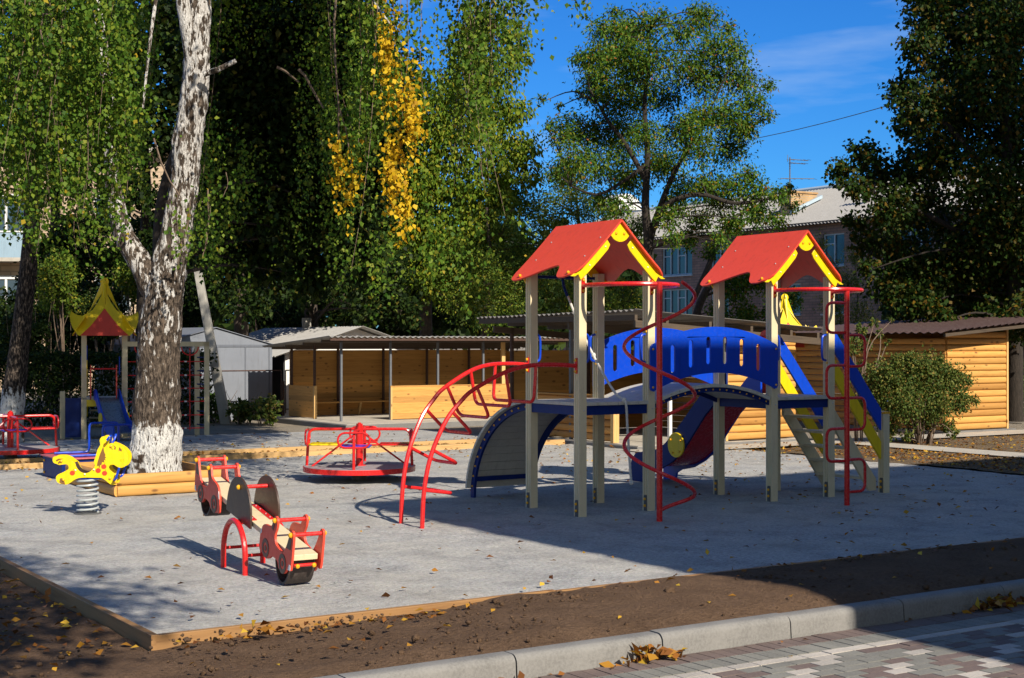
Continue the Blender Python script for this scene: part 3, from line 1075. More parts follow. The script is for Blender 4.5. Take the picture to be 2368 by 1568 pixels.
# slide behind the second tower
sl = bpy.data.objects.new("slide", None); COL.objects.link(sl); sl.parent = PS; sl.location = (T2, 0, 0)
side = [(1.01, 1.10), (1.01, 1.52), (1.12, 1.53), (1.28, 1.44), (1.51, 1.23), (1.76, .99), (2.03, .73), (2.25, .55), (2.45, .46), (2.70, .42), (2.88, .385), (2.97, .29), (3.0, .15), (3.0, -.03),
        (2.73, -.03), (2.70, .10), (2.6, .15), (2.34, .20), (2.10, .31), (1.87, .47), (1.65, .717), (1.42, .97), (1.20, 1.15)]
side = [(p[0], p[1]) for p in side]
for a0 in (.17, S - .20):
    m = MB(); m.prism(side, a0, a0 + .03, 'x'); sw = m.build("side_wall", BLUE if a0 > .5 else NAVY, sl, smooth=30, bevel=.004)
    cx_ = (a0 - .014) if a0 < .5 else a0 + .044
    m = MB(); m.prism([(1.985 + .165 * cos(t), .55 + .165 * sin(t)) for t in np.linspace(0, 2 * pi, 29)[:-1]], cx_ - .012, cx_ + .012, 'x')
    dd = m.build("round_cover", YEL, sw, smooth=30, bevel=.004)
    for q in (.6, 2.6, 3.9, 5.2):
        bolt(dd, (cx_ - .016 if a0 < .5 else cx_ + .016, 1.985 + .12 * cos(q), .55 + .12 * sin(q)), .8)
prof = smooth_path([(0, .98, 1.25), (0, 1.14, 1.235), (0, 1.34, 1.09), (0, 1.62, .82), (0, 1.90, .54), (0, 2.12, .385), (0, 2.36, .285), (0, 2.62, .25), (0, 2.90, .24)], 5)
low = [(p.y, p.z) for p in prof]
m = MB(); m.prism([(y, z - .012) for y, z in low] + [(y - .02, z - .04) for y, z in low[::-1]], .20, S - .20, 'x'); m.build("slide_bed", PINK if False else REDM, sl, smooth=30)
m = MB(); m.prism([(y, z) for y, z in low] + [(y, z - .011) for y, z in low[::-1]], .201, S - .201, 'x'); m.build("slide_surface", STEEL, sl, smooth=30)
for a0 in (.06, S - .085):
    pts = smooth_path([(S + .06, 1.26, 0), (S + .34, 1.27, 0), (S + .36, 1.45, 0), (S + .26, 1.72, 0), (S + .20, 1.98, 0), (S + .13, 2.06, 0), (S + .06, 1.98, 0)], 5, closed=True)
    m = MB(); m.prism([(p.x, p.y) for p in pts], a0, a0 + .025, 'x'); m.build("guard_panel", REDP, sl, smooth=30)
m = MB(); m.tube([(.07, S + .14, 1.98), (S - .07, S + .14, 1.98)], .016, 8); m.build("guard_bar", REDM, sl)
arcp = [(x, 1.27 + .17 * sin(pi * (x - .06) / (S - .12))) for x in np.linspace(.06, S - .06, 15)]

# stairs on the right side of the second tower
st = bpy.data.objects.new("stairs", None); COL.objects.link(st); st.parent = PS; st.location = (T2, 0, 0)
for b0_ in (.06, S - .10):
    m = MB(); m.prism([(S + .055, 1.205), (S + .055, .98), (S + .78, .02), (S + .90, .02), (S + .90, .17)], b0_, b0_ + .04, 'y'); m.build("stringer", BEIGE, st, smooth=0, bevel=.003)
for z in (.20, .395, .59, .785, .975):
    a_ = S + .055 + (1.10 - z) * .755
    m = MB(); m.box(a_ - .09, a_ + .10, .10, S - .10, z - .03, z); m.build("tread", BEIGE, st, smooth=0, bevel=.003)
for b0_ in (-.045, S + .01):
    m = MB(); m.prism([(S + .055, 1.70), (S + .055, 1.45), (S + .885, .42), (S + .885, .645)], b0_, b0_ + .035, 'y'); m.build("hand_rail", YEL, st, smooth=0, bevel=.006)
    m = MB(); m.prism([(S + .055, 2.06), (S + .055, 1.80), (S + .885, .79), (S + .885, 1.055)], b0_, b0_ + .035, 'y'); r_ = m.build("hand_rail", BLUE, st, smooth=0, bevel=.006)

# rope on its bar
bar = MB(); bar.tube([(-.0, S + .02, 2.665), (S, S + .02, 2.665)], .017, 8)
rb = bar.build("rope_bar", NAVY, PS)
m = MB(); m.tube([(.45, S + .02, 2.645), (.455, S - .0, 2.55), (.46, S - .06, 2.45)], .018, 6); m.build("rope_hanger", NAVY, rb)
rp = smooth_path([(.46, .88, 2.44), (.46, .72, 2.20), (.46, .50, 1.90), (.49, .28, 1.60), (.525, .05, 1.335), (.552, -.068, 1.265), (.565, -.09, 1.20), (.582, -.092, .94), (.62, -.09, .50), (.636, -.088, .36)], 10)
m = MB(); tw = []
for k, p in enumerate(rp):
    tw.append(p)
m.tube(rp, [.0135 + .0018 * (k % 2) for k in range(len(rp))], 7)
rope = m.build("rope", ROPE, PS, smooth=0)
for p in ((.475, .40, 1.76), (.552, -.068, 1.266), (.637, -.088, .345)):
    m = MB(); m.ball(p, .027, 8, 6, sq=(1, 1, 1.2)); m.build("knot", ROPE, rope)

# ------------------------------------------------------------------ seesaw
e_ = Vector((.5, -.866, 0)).normalized()
SA = math.atan2(e_.y, e_.x)
SW = thing("seesaw", "red and beige seesaw with car shaped side panels, tilted with its near end down", "seesaw", (-2.165, 12.13, 0), SA)
TIL = math.atan(.178)
TM = Matrix.Translation((0, 0, .475)) @ Matrix.Rotation(TIL, 4, 'Y')
ph = MB(); ph.box(-1.17, 1.17, -.10, .10, -.045, 0, 0, TM)
ph.build("plank", BEIGE, SW, smooth=0, bevel=.004)
for y0 in (-.098, .055):
    m = MB(); m.box(-.22, .22, y0, y0 + .043, .001, .007, 0, TM); fl = m.build("flat_bar", REDM, SW, smooth=0)
    for x in (-.17, -.07, .07, .17):
        bolt(fl, TM @ Vector((x, y0 + .022, .008)), .4, GALV, "bolt")
car = [(.51, -.136), (.515, -.03), (.54, .04), (.60, .085), (.70, .10), (.755, .12), (.79, .19), (.83, .215), (.87, .19), (.865, .13), (.83, .06), (.86, .0), (.95, -.02), (1.02, -.02), (1.07, .03), (1.12, .11),
       (1.15, .18), (1.18, .20), (1.215, .175), (1.215, .06), (1.20, -.11), (1.13, -.115), (1.09, -.165), (1.03, -.185), (.955, -.165), (.91, -.12), (.80, -.12), (.74, -.155), (.68, -.175), (.60, -.165), (.55, -.15)]
carp = [(p.x, p.y) for p in smooth_path([(x, y, 0) for x, y in car], 3, closed=True)]
for end in (1, -1):
    for sy in (-1, 1):
        y0 = sy * .122
        m = MB(); m.prism([(end * x, z) for x, z in carp], y0 - .009, y0 + .009, 'y', 0, TM)
        cpan = m.build("car_panel", REDP, SW, smooth=30)
        for (wx, wz) in ((.65, -.098), (1.03, -.108)):
            ring = lambda r0, n=20: [(end * (wx + r0 * cos(t)), wz + r0 * sin(t)) for t in np.linspace(0, 2 * pi, n + 1)[:-1]]
            yy = y0 + sy * .0095
            m = MB(); m.prism([ring(.078), ring(.045)], yy, yy + sy * .003, 'y', 0, TM)
            m.prism([ring(.022)], yy, yy + sy * .003, 'y', 0, TM)
            m.build("wheel_mark", BROWNP, cpan, smooth=0)
        for tri in ([(.765, .10), (.79, .175), (.83, .17), (.80, .09)], [(1.09, .04), (1.135, .135), (1.19, .13), (1.175, .045)]):
            m = MB(); m.prism([(end * x, z) for x, z in tri], y0 + sy * .0095, y0 + sy * .0125, 'y', 0, TM); m.build("window_mark", BROWNP, cpan, smooth=0)
        m = MB(); m.prism([(end * x, z) for x, z in ((.517, -.02), (.55, -.0), (.55, .045), (.53, .02))], y0 + sy * .0095, y0 + sy * .0125, 'y', 0, TM)
        m.prism([(end * x, z) for x, z in ((1.15, -.12), (1.198, -.11), (1.196, -.07), (1.17, -.07))], y0 + sy * .0095, y0 + sy * .0125, 'y', 0, TM); m.build("lamp_mark", WHITEP, cpan, smooth=0)
        for (bx, bz) in ((.83, .180), (1.178, .165)):
            bolt(cpan, TM @ Vector((end * bx, y0 + sy * .016, bz)), 1.25)
    for (bx, bz) in ((.83, .180), (1.178, .165)):
        m = MB(); m.tube([TM @ Vector((end * bx, -.115, bz)), TM @ Vector((end * bx, .115, bz))], .0165, 8); m.build("hand_bar", REDM, SW)
    # rubber bumper: a half tyre under the end
    m = MB(); n = 18; vs = []; fs = []
    for i in range(n + 1):
        t = pi * i / n * 1.0
        for (rr, yy) in ((.17, -.105), (.17, .105), (.154, .105), (.154, -.105)):
            vs.append(TM @ Vector((end * (.96) + rr * .93 * cos(t), yy, -.085 - rr * 1.24 * sin(t))))
    for i in range(n):
        for k in range(4):
            fs.append((i * 4 + k, i * 4 + (k + 1) % 4, i * 4 + 4 + (k + 1) % 4, i * 4 + 4 + k))
    fs += [(0, 1, 2, 3), (n * 4, n * 4 + 3, n * 4 + 2, n * 4 + 1)]
    m.add(vs, fs)
    for sx in (-1, 1):
        xx = end * .96 + sx * .1507
        m.box(xx - .0075, xx + .0075, -.10, .10, -.09, -.046, 0, TM)
    m.build("rubber_bumper", BLACKR, SW, smooth=40)
    m = MB(); m.tube([TM @ Vector((end * 1.165, -.09, -.085)), TM @ Vector((end * 1.165, .09, -.085))], .013, 7); cb = m.build("end_bar", REDM, SW)
    for y in (-.085, .085):
        bolt(cb, TM @ Vector((end * 1.185, y * .8, -.085)), 1.1)
for sy in (-1, 1):
    y0 = sy * .122
    pts = [(-.03 + .30 * cos(t), -.055 + .355 * sin(t) ** .82) for t in np.linspace(0, pi, 25)]
    m = MB(); m.prism(pts, y0 - .009, y0 + .009, 'y', 0, TM); h_ = m.build("half_disc", BROWNP, SW, smooth=30, bevel=.002)
    bolt(h_, TM @ Vector((-.03, y0 + sy * .018, .22)), 1.25)
m = MB(); m.tube([TM @ Vector((-.03, -.113, .22)), TM @ Vector((-.03, .113, .22))], .0165, 8); m.build("hand_bar", REDM, SW)
for sy in (-1, 1):
    y0 = sy * .175
    path = [(-.27, y0, -.15), (-.27, y0, .10)] + [(.27 * -cos(t), y0, .14 + .28 * sin(t)) for t in np.linspace(.05, pi - .05, 15)] + [(.27, y0, .10), (.27, y0, -.15)]
    m = MB(); m.tube(path, .024, 9); m.build("support_arch", REDM, SW)
m = MB(); m.tube([(0, -.16, .405), (0, .16, .405)], .022, 8)
m.box(-.05, .05, -.10, .10, .40, .432)
m.build("pivot_bar", REDM, SW)
for x in (-.265, .265):
    m = MB(); m.tube([(x, -.16, .16), (x, .16, .16)], .014, 8); m.build("cross_bar", REDM, SW)

# ------------------------------------------------------------------ spring horse
HB = GP(203, 1187)
HS = thing("spring_horse", "yellow spring rider shaped like a pony with red apples, on a grey coil spring", "spring rider", HB, R(6))
def hz_pt(x, y):                                       # outline coordinates of the pony, metres
    return ((x - 855) * .000825, .0 + (1205 - y) * .000825)
outp = [(455, 420), (425, 435), (422, 480), (440, 510), (470, 520), (505, 535), (560, 530), (610, 530), (630, 560), (628, 590), (600, 610), (545, 640), (490, 665), (465, 700), (470, 745), (500, 780), (590, 800),
        (640, 785), (700, 740), (760, 715), (860, 708), (980, 712), (1060, 715), (1110, 745), (1190, 810), (1250, 800), (1262, 770), (1255, 690), (1215, 645), (1165, 600), (1160, 560), (1185, 540), (1225, 540), (1270, 570), (1330, 580), (1385, 550),
        (1415, 480), (1415, 410), (1380, 350), (1320, 300), (1200, 245), (1140, 270), (1170, 220), (1150, 175), (1110, 155), (1060, 165), (1035, 215), (1045, 270), (1010, 330), (985, 420), (960, 500), (975, 545), (940, 600), (890, 640), (845, 650), (790, 635), (745, 590), (722, 545), (715, 515), (670, 480), (620, 440), (560, 420), (500, 415)]
outp = [hz_pt(*p) for p in outp]
outp = [(p.x, p.y) for p in smooth_path([(x, z, 0) for x, z in outp], 2, closed=True)]
nostril = [(hz_pt(1332, 488)[0] + .022 * cos(t), hz_pt(1332, 488)[1] + .022 * sin(t)) for t in np.linspace(0, 2 * pi, 15)[:-1]]
for y0 in (-.115, .097):
    m = MB(); m.prism([outp, nostril], y0, y0 + .018, 'y'); hp = m.build("pony_panel", YEL, HS, smooth=30, bevel=.002)
    fy = y0 - .003 if y0 < 0 else y0 + .021
    f0, f1 = min(fy, y0 if y0 < 0 else y0 + .018), max(fy, y0 if y0 < 0 else y0 + .018)
    def deco(pts, mat, name):
        mm = MB(); mm.prism([hz_pt(*p) for p in pts], f0, f1, 'y'); return mm.build(name, mat, hp, smooth=0)
    deco([(1085, 290), (1095, 360), (1115, 410), (1105, 425), (1122, 440), (1105, 455), (1118, 478), (1095, 470), (1098, 505), (1070, 500), (1060, 545), (1045, 535), (1035, 580), (1020, 545), (1000, 560), (1010, 500), (1040, 400)], DBROWN, "mane")
    deco([(1295, 300), (1330, 340), (1322, 362), (1300, 345), (1285, 360)], DBROWN, "forelock")
    deco([(520, 715), (545, 712), (575, 755), (585, 795), (540, 788), (510, 765)], DBROWN, "hoof")
    deco([(1205, 735), (1250, 745), (1258, 790), (1230, 795)], DBROWN, "hoof")
    deco([(465, 470), (500, 450), (560, 452), (510, 468), (475, 490)], DBROWN, "tail_stroke")
    deco([(490, 505), (515, 480), (545, 478), (520, 500), (505, 525)], DBROWN, "tail_stroke")
    deco([(1215, 275), (1250, 300), (1245, 335), (1225, 330), (1235, 305)], DBROWN, "eye_stroke")
    deco([(1185, 315), (1210, 322), (1205, 338)], DBROWN, "eye_stroke")
    for (ax, az) in ((680, 645), (1018, 615), (1092, 563), (1102, 652)):
        mm = MB()
        ap = [(ax + 35 * cos(t) * (1 - .08 * abs(sin(t))), az - 33 * sin(t) * (.93 if abs(cos(t)) < .25 else 1)) for t in np.linspace(0, 2 * pi, 21)[:-1]]
        mm.prism([hz_pt(*p) for p in ap], f0, f1, 'y'); mm.build("apple", APPLE, hp, smooth=0)
        mm = MB(); mm.prism([hz_pt(*p) for p in ((ax + 4, az - 28), (ax + 12, az - 52), (ax + 18, az - 50), (ax + 10, az - 28))], f0, f1, 'y'); mm.build("apple_stalk", DBROWN, hp, smooth=0)
    for (bx, bz, r_, mt) in ((1108, 262, .9, CAPY), (1187, 290, .9, CAPY), (538, 485, .9, CAPY), (565, 735, .9, CAPY), (1175, 720, .9, CAPY), (1242, 768, .9, CAPY), (722, 605, .6, WHITEP), (964, 600, .6, WHITEP), (843, 662, .6, WHITEP)):
        q = hz_pt(bx, bz); bolt(hp, (q[0], f0 - .004 if y0 < 0 else f1 + .004, q[1]), r_, mt)
# seat: a curved brown board between the panels
seatp = [(700, 512), (740, 590), (790, 632), (845, 645), (895, 632), (945, 590), (985, 512)]
sp_ = smooth_path([(hz_pt(*p)[0], 0, hz_pt(*p)[1]) for p in seatp], 4)
m = MB(); m.prism([(p.x, p.z + .004) for p in sp_] + [(p.x, p.z - .014) for p in sp_[::-1]], -.096, .096, 'y'); m.build("seat", BROWNP, HS, smooth=40)
q = hz_pt(1150, 275); m = MB(); m.tube(smooth_path([(q[0], -.20, q[1] + .06), (q[0] + .03, -.20, q[1] + .10), (q[0] + .04, -.15, q[1] + .10), (q[0] + .02, -.10, q[1] + .03), (q[0], 0, q[1]), (q[0] + .02, .10, q[1] + .03), (q[0] + .04, .15, q[1] + .1), (q[0], .20, q[1] + .06)], 4), .013, 7); m.build("hand_bar", BLUE, HS)
q = hz_pt(1235, 735); m = MB(); m.tube(smooth_path([(q[0] + .07, -.24, q[1] + .14), (q[0] + .03, -.23, q[1] + .02), (q[0], -.15, q[1] - .0), (q[0], .15, q[1]), (q[0] + .03, .23, q[1] + .02), (q[0] + .07, .24, q[1] + .14)], 4), .013, 7); m.build("foot_bar", BLUE, HS)
m = MB(); n = 210
m.tube([(.112 * cos(2 * pi * 7.0 * k / n), .112 * sin(2 * pi * 7.0 * k / n), .012 + .375 * k / n) for k in range(n + 1)], .0125, 7); m.build("coil_spring", SILV, HS)
m = MB(); m.box(-.17, .17, -.096, .096, .39, .402); m.build("mounting_plate", BLUE, HS, smooth=0)
m = MB(); m.tube([(0, 0, -.02), (0, 0, .010)], .15, 24); m.build("base_plate", DGREY, HS)

# ------------------------------------------------------------------ roundabouts
def roundabout(loc, rotz, label):
    t = thing("roundabout", label, "roundabout", loc, rotz, "red roundabouts")
    r = .775
    m = MB(); m.tube([(0, 0, .185), (0, 0, .207)], r - .012, 48); m.build("deck", DISC, t)
    m = MB(); n = 48; vs = []; fs = []
    for k in range(n):
        a = 2 * pi * k / n
        for rr, z in ((r, .135), (r, .203), (r - .014, .203), (r - .014, .135)):
            vs.append((rr * cos(a), rr * sin(a), z))
    for k in range(n):
        for q in range(4):
            fs.append((k * 4 + q, k * 4 + (q + 1) % 4, ((k + 1) % n) * 4 + (q + 1) % 4, ((k + 1) % n) * 4 + q))
    m.add(vs, fs); m.build("rim", REDM, t)
    m = MB(); m.tube([(0, 0, .2), (0, 0, .755)], .052, 16); m.tube([(0, 0, .755), (0, 0, .785)], .045, 16); m.tube([(0, 0, .785), (0, 0, .80)], .022, 10)
    m.tube([(0, 0, .2), (0, 0, .215)], .09, 16)
    m.build("centre_pole", REDM, t)
    m = MB(); m.tube([(0, 0, -.02), (0, 0, .18)], .11, 16); m.build("footing", DGREY, t)
    cols = [BLUE, REDM, REDM, YEL]
    for k in range(4):
        M = Matrix.Rotation(-pi / 2 + k * pi / 2, 4, 'Z')
        m = MB(); m.tube(fillet([(.04, 0, .71), (r - .075, 0, .71), (r - .045, 0, .20)], .10, 5), .02, 8, M=M); arm = m.build("arm", REDM, t)
        lo = [(r - .055, .115 + .10 * sin(q), .60 + .10 * cos(q)) for q in np.linspace(0, pi, 9)] + [(r - .055, -.115 - .10 * sin(q), .60 - .10 * cos(q)) for q in np.linspace(0, pi, 9)]
        m = MB(); m.tube(lo, .0145, 7, closed=True, M=M); m.build("backrest_loop", REDM, arm)
        m = MB(); pts = fillet([(.28, -.20), (r - .09, -.20), (r - .09, .20), (.28, .20)], .05, 4)
        m.prism(pts, .495, .515, 'z', 0, M); st_ = m.build("seat", cols[k], t, smooth=30, bevel=.004)
        m = MB(); m.tube([(.05, 0, .49), (r - .05, 0, .49)], .012, 6, M=M); m.build("seat_bar", REDM, st_)
        if k % 2 == 0: continue
        M2 = Matrix.Rotation(-pi / 2 + k * pi / 2 + .22, 4, 'Z')
        m = MB(); m.tube([(.04, 0, .66), (r - .12, 0, .205)], .0135, 6, M=M2); m.build("brace", REDM, t)
    return t


yc = FPX * (EYE - .207) / (1076 - HY)
roundabout(((831 - CXP) * yc / FPX, yc, 0), R(0), "red roundabout with yellow, blue and red seats between the seesaw and the arched ladder")
yc = FPX * (EYE - .207) / (1034 - HY)
roundabout(((24 - CXP) * yc / FPX, yc, 0), R(28), "shaded red roundabout at the left picture edge before the whitewashed trunk")

# ------------------------------------------------------------------ low blue box with rail
bx = thing("play_box", "low dark blue box with faded red top and bent blue rail behind the yellow pony", "play box", GP(143, 1112), PHI)
m = MB(); m.box(0, 1.25, 0, .95, -.05, .285); m.build("side_panels", NAVY, bx, smooth=0, bevel=.004)
m = MB(); m.box(-.03, 1.28, -.03, .98, .287, .305); m.build("top_panel", PINK, bx, smooth=0, bevel=.004)
for p in ((-.004, .08, .23), (-.004, .08, .06), (-.004, .86, .23), (-.004, .86, .06), (.08, -.004, .23), (.16, -.004, .23), (.5, -.004, .23), (.5, -.004, .06), (.08, -.004, .06)):
    bolt(bx, p, 1.2)
for y in (.16, .80):
    m = MB(); m.tube(fillet([(.12, y, .325), (.62, y, .325), (.62, y, .74), (1.05, y, .74), (1.05, y, .31)], .07, 5), .017, 8); m.build("rail", BLUE, bx)

# ------------------------------------------------------------------ left play tower with pagoda roof and climbing frame
def pagoda(parent, w, z0, hgt, fin=True):
    rf = bpy.data.objects.new("roof", None); COL.objects.link(rf); rf.parent = parent
    half = [(0.0, 1.0), (.055, .985), (.078, .94), (.06, .89), (.06, .80), (.10, .70), (.20, .57), (.34, .455), (.50, .38), (.64, .345), (.80, .36), (.965, .42), (1.0, .36), (.985, .25), (.92, .14), (.80, .03), (.74, .0)]
    for k in range(4):
        M = Matrix.Rotation(k * pi / 2, 4, 'Z')
        def P(x, z, d=0.0):
            # panels lean in towards the finial
            lean = w * (1.0 - min(1, z / .80)) + .02
            return M @ Vector((x * w * 1.12, -(lean + d), z0 + z * hgt))
        pts = [(-x, z) for x, z in half[1:][::-1]] + half
        inner = [(.70, 0.0), (.40, .17), (.15, .36), (0.0, .48)]
        inn = [(-x, z) for x, z in inner] + inner[:-1][::-1]
        # yellow board: outline strip between silhouette and inner edge
        half_o = half; out = []
        for sg in (-1, 1):
            m = MB()
            poly = [(sg * x, z) for x, z in half] + [(sg * x, z) for x, z in [(.70, 0.0), (.40, .17), (.15, .36), (0, .48)]]
            tri = tessellate_polygon([[Vector((p[0], p[1], 0)) for p in poly]])
            n = len(poly)
            vs = [P(p[0], p[1], .012) for p in poly] + [P(p[0], p[1], -.008) for p in poly]
            fs = [tuple(t_) for t_ in tri] + [tuple(i + n for i in t_[::-1]) for t_ in tri] + [(i, (i + 1) % n, (i + 1) % n + n, i + n) for i in range(n)]
            m.add(vs, fs); m.build("gable_board", YEL, rf, smooth=0)
        m = MB(); poly = [(-.70, 0), (.70, 0), (.40, .17), (.15, .36), (0, .48), (-.15, .36), (-.40, .17)]
        tri = tessellate_polygon([[Vector((p[0], p[1], 0)) for p in poly]]); n = len(poly)
        vs = [P(p[0], p[1], .003) for p in poly] + [P(p[0], p[1], -.012) for p in poly]
        fs = [tuple(t_) for t_ in tri] + [tuple(i + n for i in t_[::-1]) for t_ in tri] + [(i, (i + 1) % n, (i + 1) % n + n, i + n) for i in range(n)]
        m.add(vs, fs); m.build("roof_panel", REDP, rf, smooth=0)
    m = MB()
    for k in range(2):
        M = Matrix.Rotation(k * pi / 2, 4, 'Z')
        m.prism([(.085 * w / .6 * cos(t), z0 + .955 * hgt + .085 * w / .6 * sin(t)) for t in np.linspace(0, 2 * pi, 19)[:-1]], -.012, .012, 'y', 0, M)
    m.build("finial", YEL, rf, smooth=30)
    return rf


LTP = GP(194, 1011)
LT = thing("play_tower", "smaller play tower with pagoda roof and blue slide, shaded beside the birch trunk", "play tower", LTP, R(16))
w_ = .74                                               # spacing of its posts
for (x, y) in ((0, 0), (w_ + .06, 0), (0, w_), (w_ + .06, w_)):
    make_post(LT, x, y, -.2, 2.10, foot=False)
make_post(LT, -.42, .35, -.2, .92, foot=False)
rf = pagoda(LT, .60, 2.05, 1.16); rf.location = (w_ / 2 + .03, w_ / 2, 0)
m = MB(); m.box(-.05, w_ + .11, -.05, w_ + .05, .76, .80); m.build("platform", DECK, LT, smooth=0)
m = MB(); m.box(.052, w_ + .005, -.055, -.03, .62, .76); m.build("front_board", YEL, LT, smooth=0, bevel=.004)
m = MB(); m.box(-.06, -.052, -.05, w_ + .05, .0, .79); m.build("side_panel", NAVY, LT, smooth=0)
m = MB(); m.box(-.36, -.062, .05, .075, .0, .79); m.build("climbing_panel", NAVY, LT, smooth=0)
for x in (.12, .62):
    pts = smooth_path([(-.06, .80, 0), (-.18, .82, 0), (-.20, 1.0, 0), (-.13, 1.25, 0), (-.12, 1.42, 0), (-.05, 1.46, 0), (-.0, 1.38, 0)], 4, closed=True)
    m = MB(); m.prism([(p.x - .05, p.y) for p in pts], x, x + .025, 'x'); m.build("guard_panel", REDP, LT, smooth=30)
m = MB(); m.tube([(.13, -.15, 1.38), (.64, -.15, 1.38)], .016, 8); m.build("guard_bar", REDM, LT)
MS = Matrix.Translation((w_ / 2 + .06, -.10, 0)) @ Matrix.Rotation(R(14), 4, 'Z')
prof2 = smooth_path([(0, 0, .80), (0, -.15, .78), (0, -.40, .55), (0, -.75, .28), (0, -1.05, .19), (0, -1.45, .17)], 5)
side2 = [(p.y, p.z + .17) for p in prof2] + [(-1.52, .18), (-1.50, -.02), (-1.2, -.02), (-1.12, .08)] + [(p.y, p.z - .05) for p in prof2[::-1][6:]]
for x in (-.25, .22):
    m = MB(); m.prism(side2, x, x + .03, 'x', 0, MS); sw = m.build("side_wall", BLUE, LT, smooth=30)
    xx = x - .02 if x < 0 else x + .05
    m = MB(); m.prism([(-.62 + .12 * cos(t), .40 + .12 * sin(t)) for t in np.linspace(0, 2 * pi, 25)[:-1]], xx - .01, xx + .01, 'x', 0, MS); m.build("round_cover", YEL, sw, smooth=30)
m = MB(); m.prism([(p.y, p.z) for p in prof2] + [(p.y, p.z - .02) for p in prof2[::-1]], -.22, .22, 'x', 0, MS); m.build("slide_surface", STEEL, LT, smooth=30)
m = MB(); m.prism([(.55, 1.55), (.55, 1.38), (1.45, .35), (1.45, .52)], .04, .065, 'x'); m.build("hand_rail", YEL, LT, smooth=0)
m = MB(); m.prism([(.55, 1.85), (.55, 1.66), (1.45, .62), (1.45, .82)], .04, .065, 'x'); m.build("hand_rail", BLUE, LT, smooth=0)
for y, z in ((.9, .2), (.85, .36), (.8, .52)):
    m = MB(); m.box(.1, .62, y - .08, y + .08, z - .03, z); m.build("tread", BEIGE, LT, smooth=0)
for x, y in ((-.05, .5), (.70, .5)):
    m = MB(); m.tube(smooth_path([(x, y, 1.62), (x, y - .07, 1.58), (x, y - .07, 1.30), (x, y, 1.26)], 4), .013, 6); m.build("grab_handle", BLUE, LT)
# climbing frame reaching to the right
cf = bpy.data.objects.new("climbing_frame", None); COL.objects.link(cf); cf.parent = LT
CX1 = 2.43
m = MB(); m.box(w_ + .11, CX1 + .05, -.05, .05, 1.83, 1.93); m.build("top_beam", BEIGE, cf, smooth=0, bevel=.004)
m = MB(); m.prism(post_outline(), -.2, 1.93, 'z', 0, Matrix.Translation((CX1, 0, 0))); m.build("end_post", BEIGE, cf, smooth=0)
m = MB(); m.prism(post_outline(), -.2, 1.83, 'z', 0, Matrix.Translation((CX1 - .16, .55, 0))); m.build("end_post", BEIGE, cf, smooth=0)
for z in (.2, .48, .76, 1.04, 1.32, 1.60):
    m = MB(); m.tube([(CX1 - .01, .03, z), (CX1 - .16, .52, z)], .014, 6); m.build("ladder_rung", NAVY, cf)
m = MB()
for z in (.15, .42, .70, .97, 1.24, 1.52):
    m.tube([(w_ + .1, 0, z), (CX1 - .04, 0, z)], .0105, 6)
for x in np.linspace(w_ + .42, CX1 - .34, 4):
    m.tube([(x, 0, .1), (x, 0, 1.80)], .0105, 6)
for z in (.15, .42, .70, .97, 1.24, 1.52):
    for x in (np.linspace(w_ + .42, CX1 - .34, 4)[:-1] + .2):
        m.box(x, x + .05, -.014, .014, z - .014, z + .014, 1)
m.build("rope_net", [REDM, WHITEP], cf)
for x in (w_ + .42, CX1 - .34):
    m = MB(); m.tube([(x + .17 * -cos(t), 0, 1.82 - .17 * sin(t)) for t in np.linspace(0, pi, 11)], .014, 6); m.build("top_arc", REDM, cf)

# the top of one more play tower behind the pavilions
FT = thing("play_tower", "distant play tower whose yellow pagoda roof peeks over the brown tiles", "play tower", (6.48, 34.3, 0), R(4))
for (x, y) in ((-.45, -.45), (.45, -.45), (-.45, .45), (.45, .45)):
    make_post(FT, x, y, -.2, 2.0, foot=False)
pagoda(FT, .62, 1.80, 1.24)
m = MB(); m.box(-.5, .5, -.5, .5, .80, .84); m.build("platform", DECK, FT, smooth=0)

# ------------------------------------------------------------------ timber box round the birch
pb = thing("birch_planter", "square planter of half-log pine boards around the birch foot", "planter", L2W(-3.62, 4.75), PHI)
LW, LD = 1.38, 2.1


def half_log(m, L, h, axis, M=None, d=.05):
    "one half-round log board lying on z=0, round face towards -y (axis x)"
    prof_ = [(.035, 0.004), (-.008, .004)] + [(-.008 - d * sin(t) ** .8, h * .5 - (h * .5 - .008) * cos(t)) for t in np.linspace(.25, pi - .25, 8)] + [(-.008, h - .004), (.035, h - .004)]
    m.prism(prof_, 0, L, 'x', 0, M)


for k, (o_, rz_, L) in enumerate((((0, 0), 0, LW), ((0, LD), -pi / 2, LD), ((LW, 0), pi / 2, LD), ((LW, LD), pi, LW))):
    for j in range(2):
        m = MB(); half_log(m, L, .14, 'x', Matrix.Translation((o_[0], o_[1], j * .14)) @ Matrix.Rotation(rz_, 4, 'Z'), .028)
        m.build("board", LOGX if k in (0, 3) else LOGY, pb, smooth=40)
for (x, y) in ((.06, .06), (LW - .06, .06), (.06, LD - .06), (LW - .06, LD - .06)):
    m = MB(); m.box(x - .03, x + .03, y - .03, y + .03, 0, .265); m.build("corner_post", PINEZ, pb, smooth=0)
m = MB(); vs = []; fs = []
for j in range(13):
    for i in range(13):
        x = .05 + (LW - .1) * i / 12; y = .05 + (LD - .1) * j / 12
        vs.append((x, y, .13 + hz(x, y, 3, .02)))
for j in range(12):
    for i in range(12):
        fs.append((j * 13 + i, j * 13 + i + 1, j * 13 + i + 14, j * 13 + i + 13))
m.add(vs, fs); m.build("soil", SOIL, pb, smooth=60)

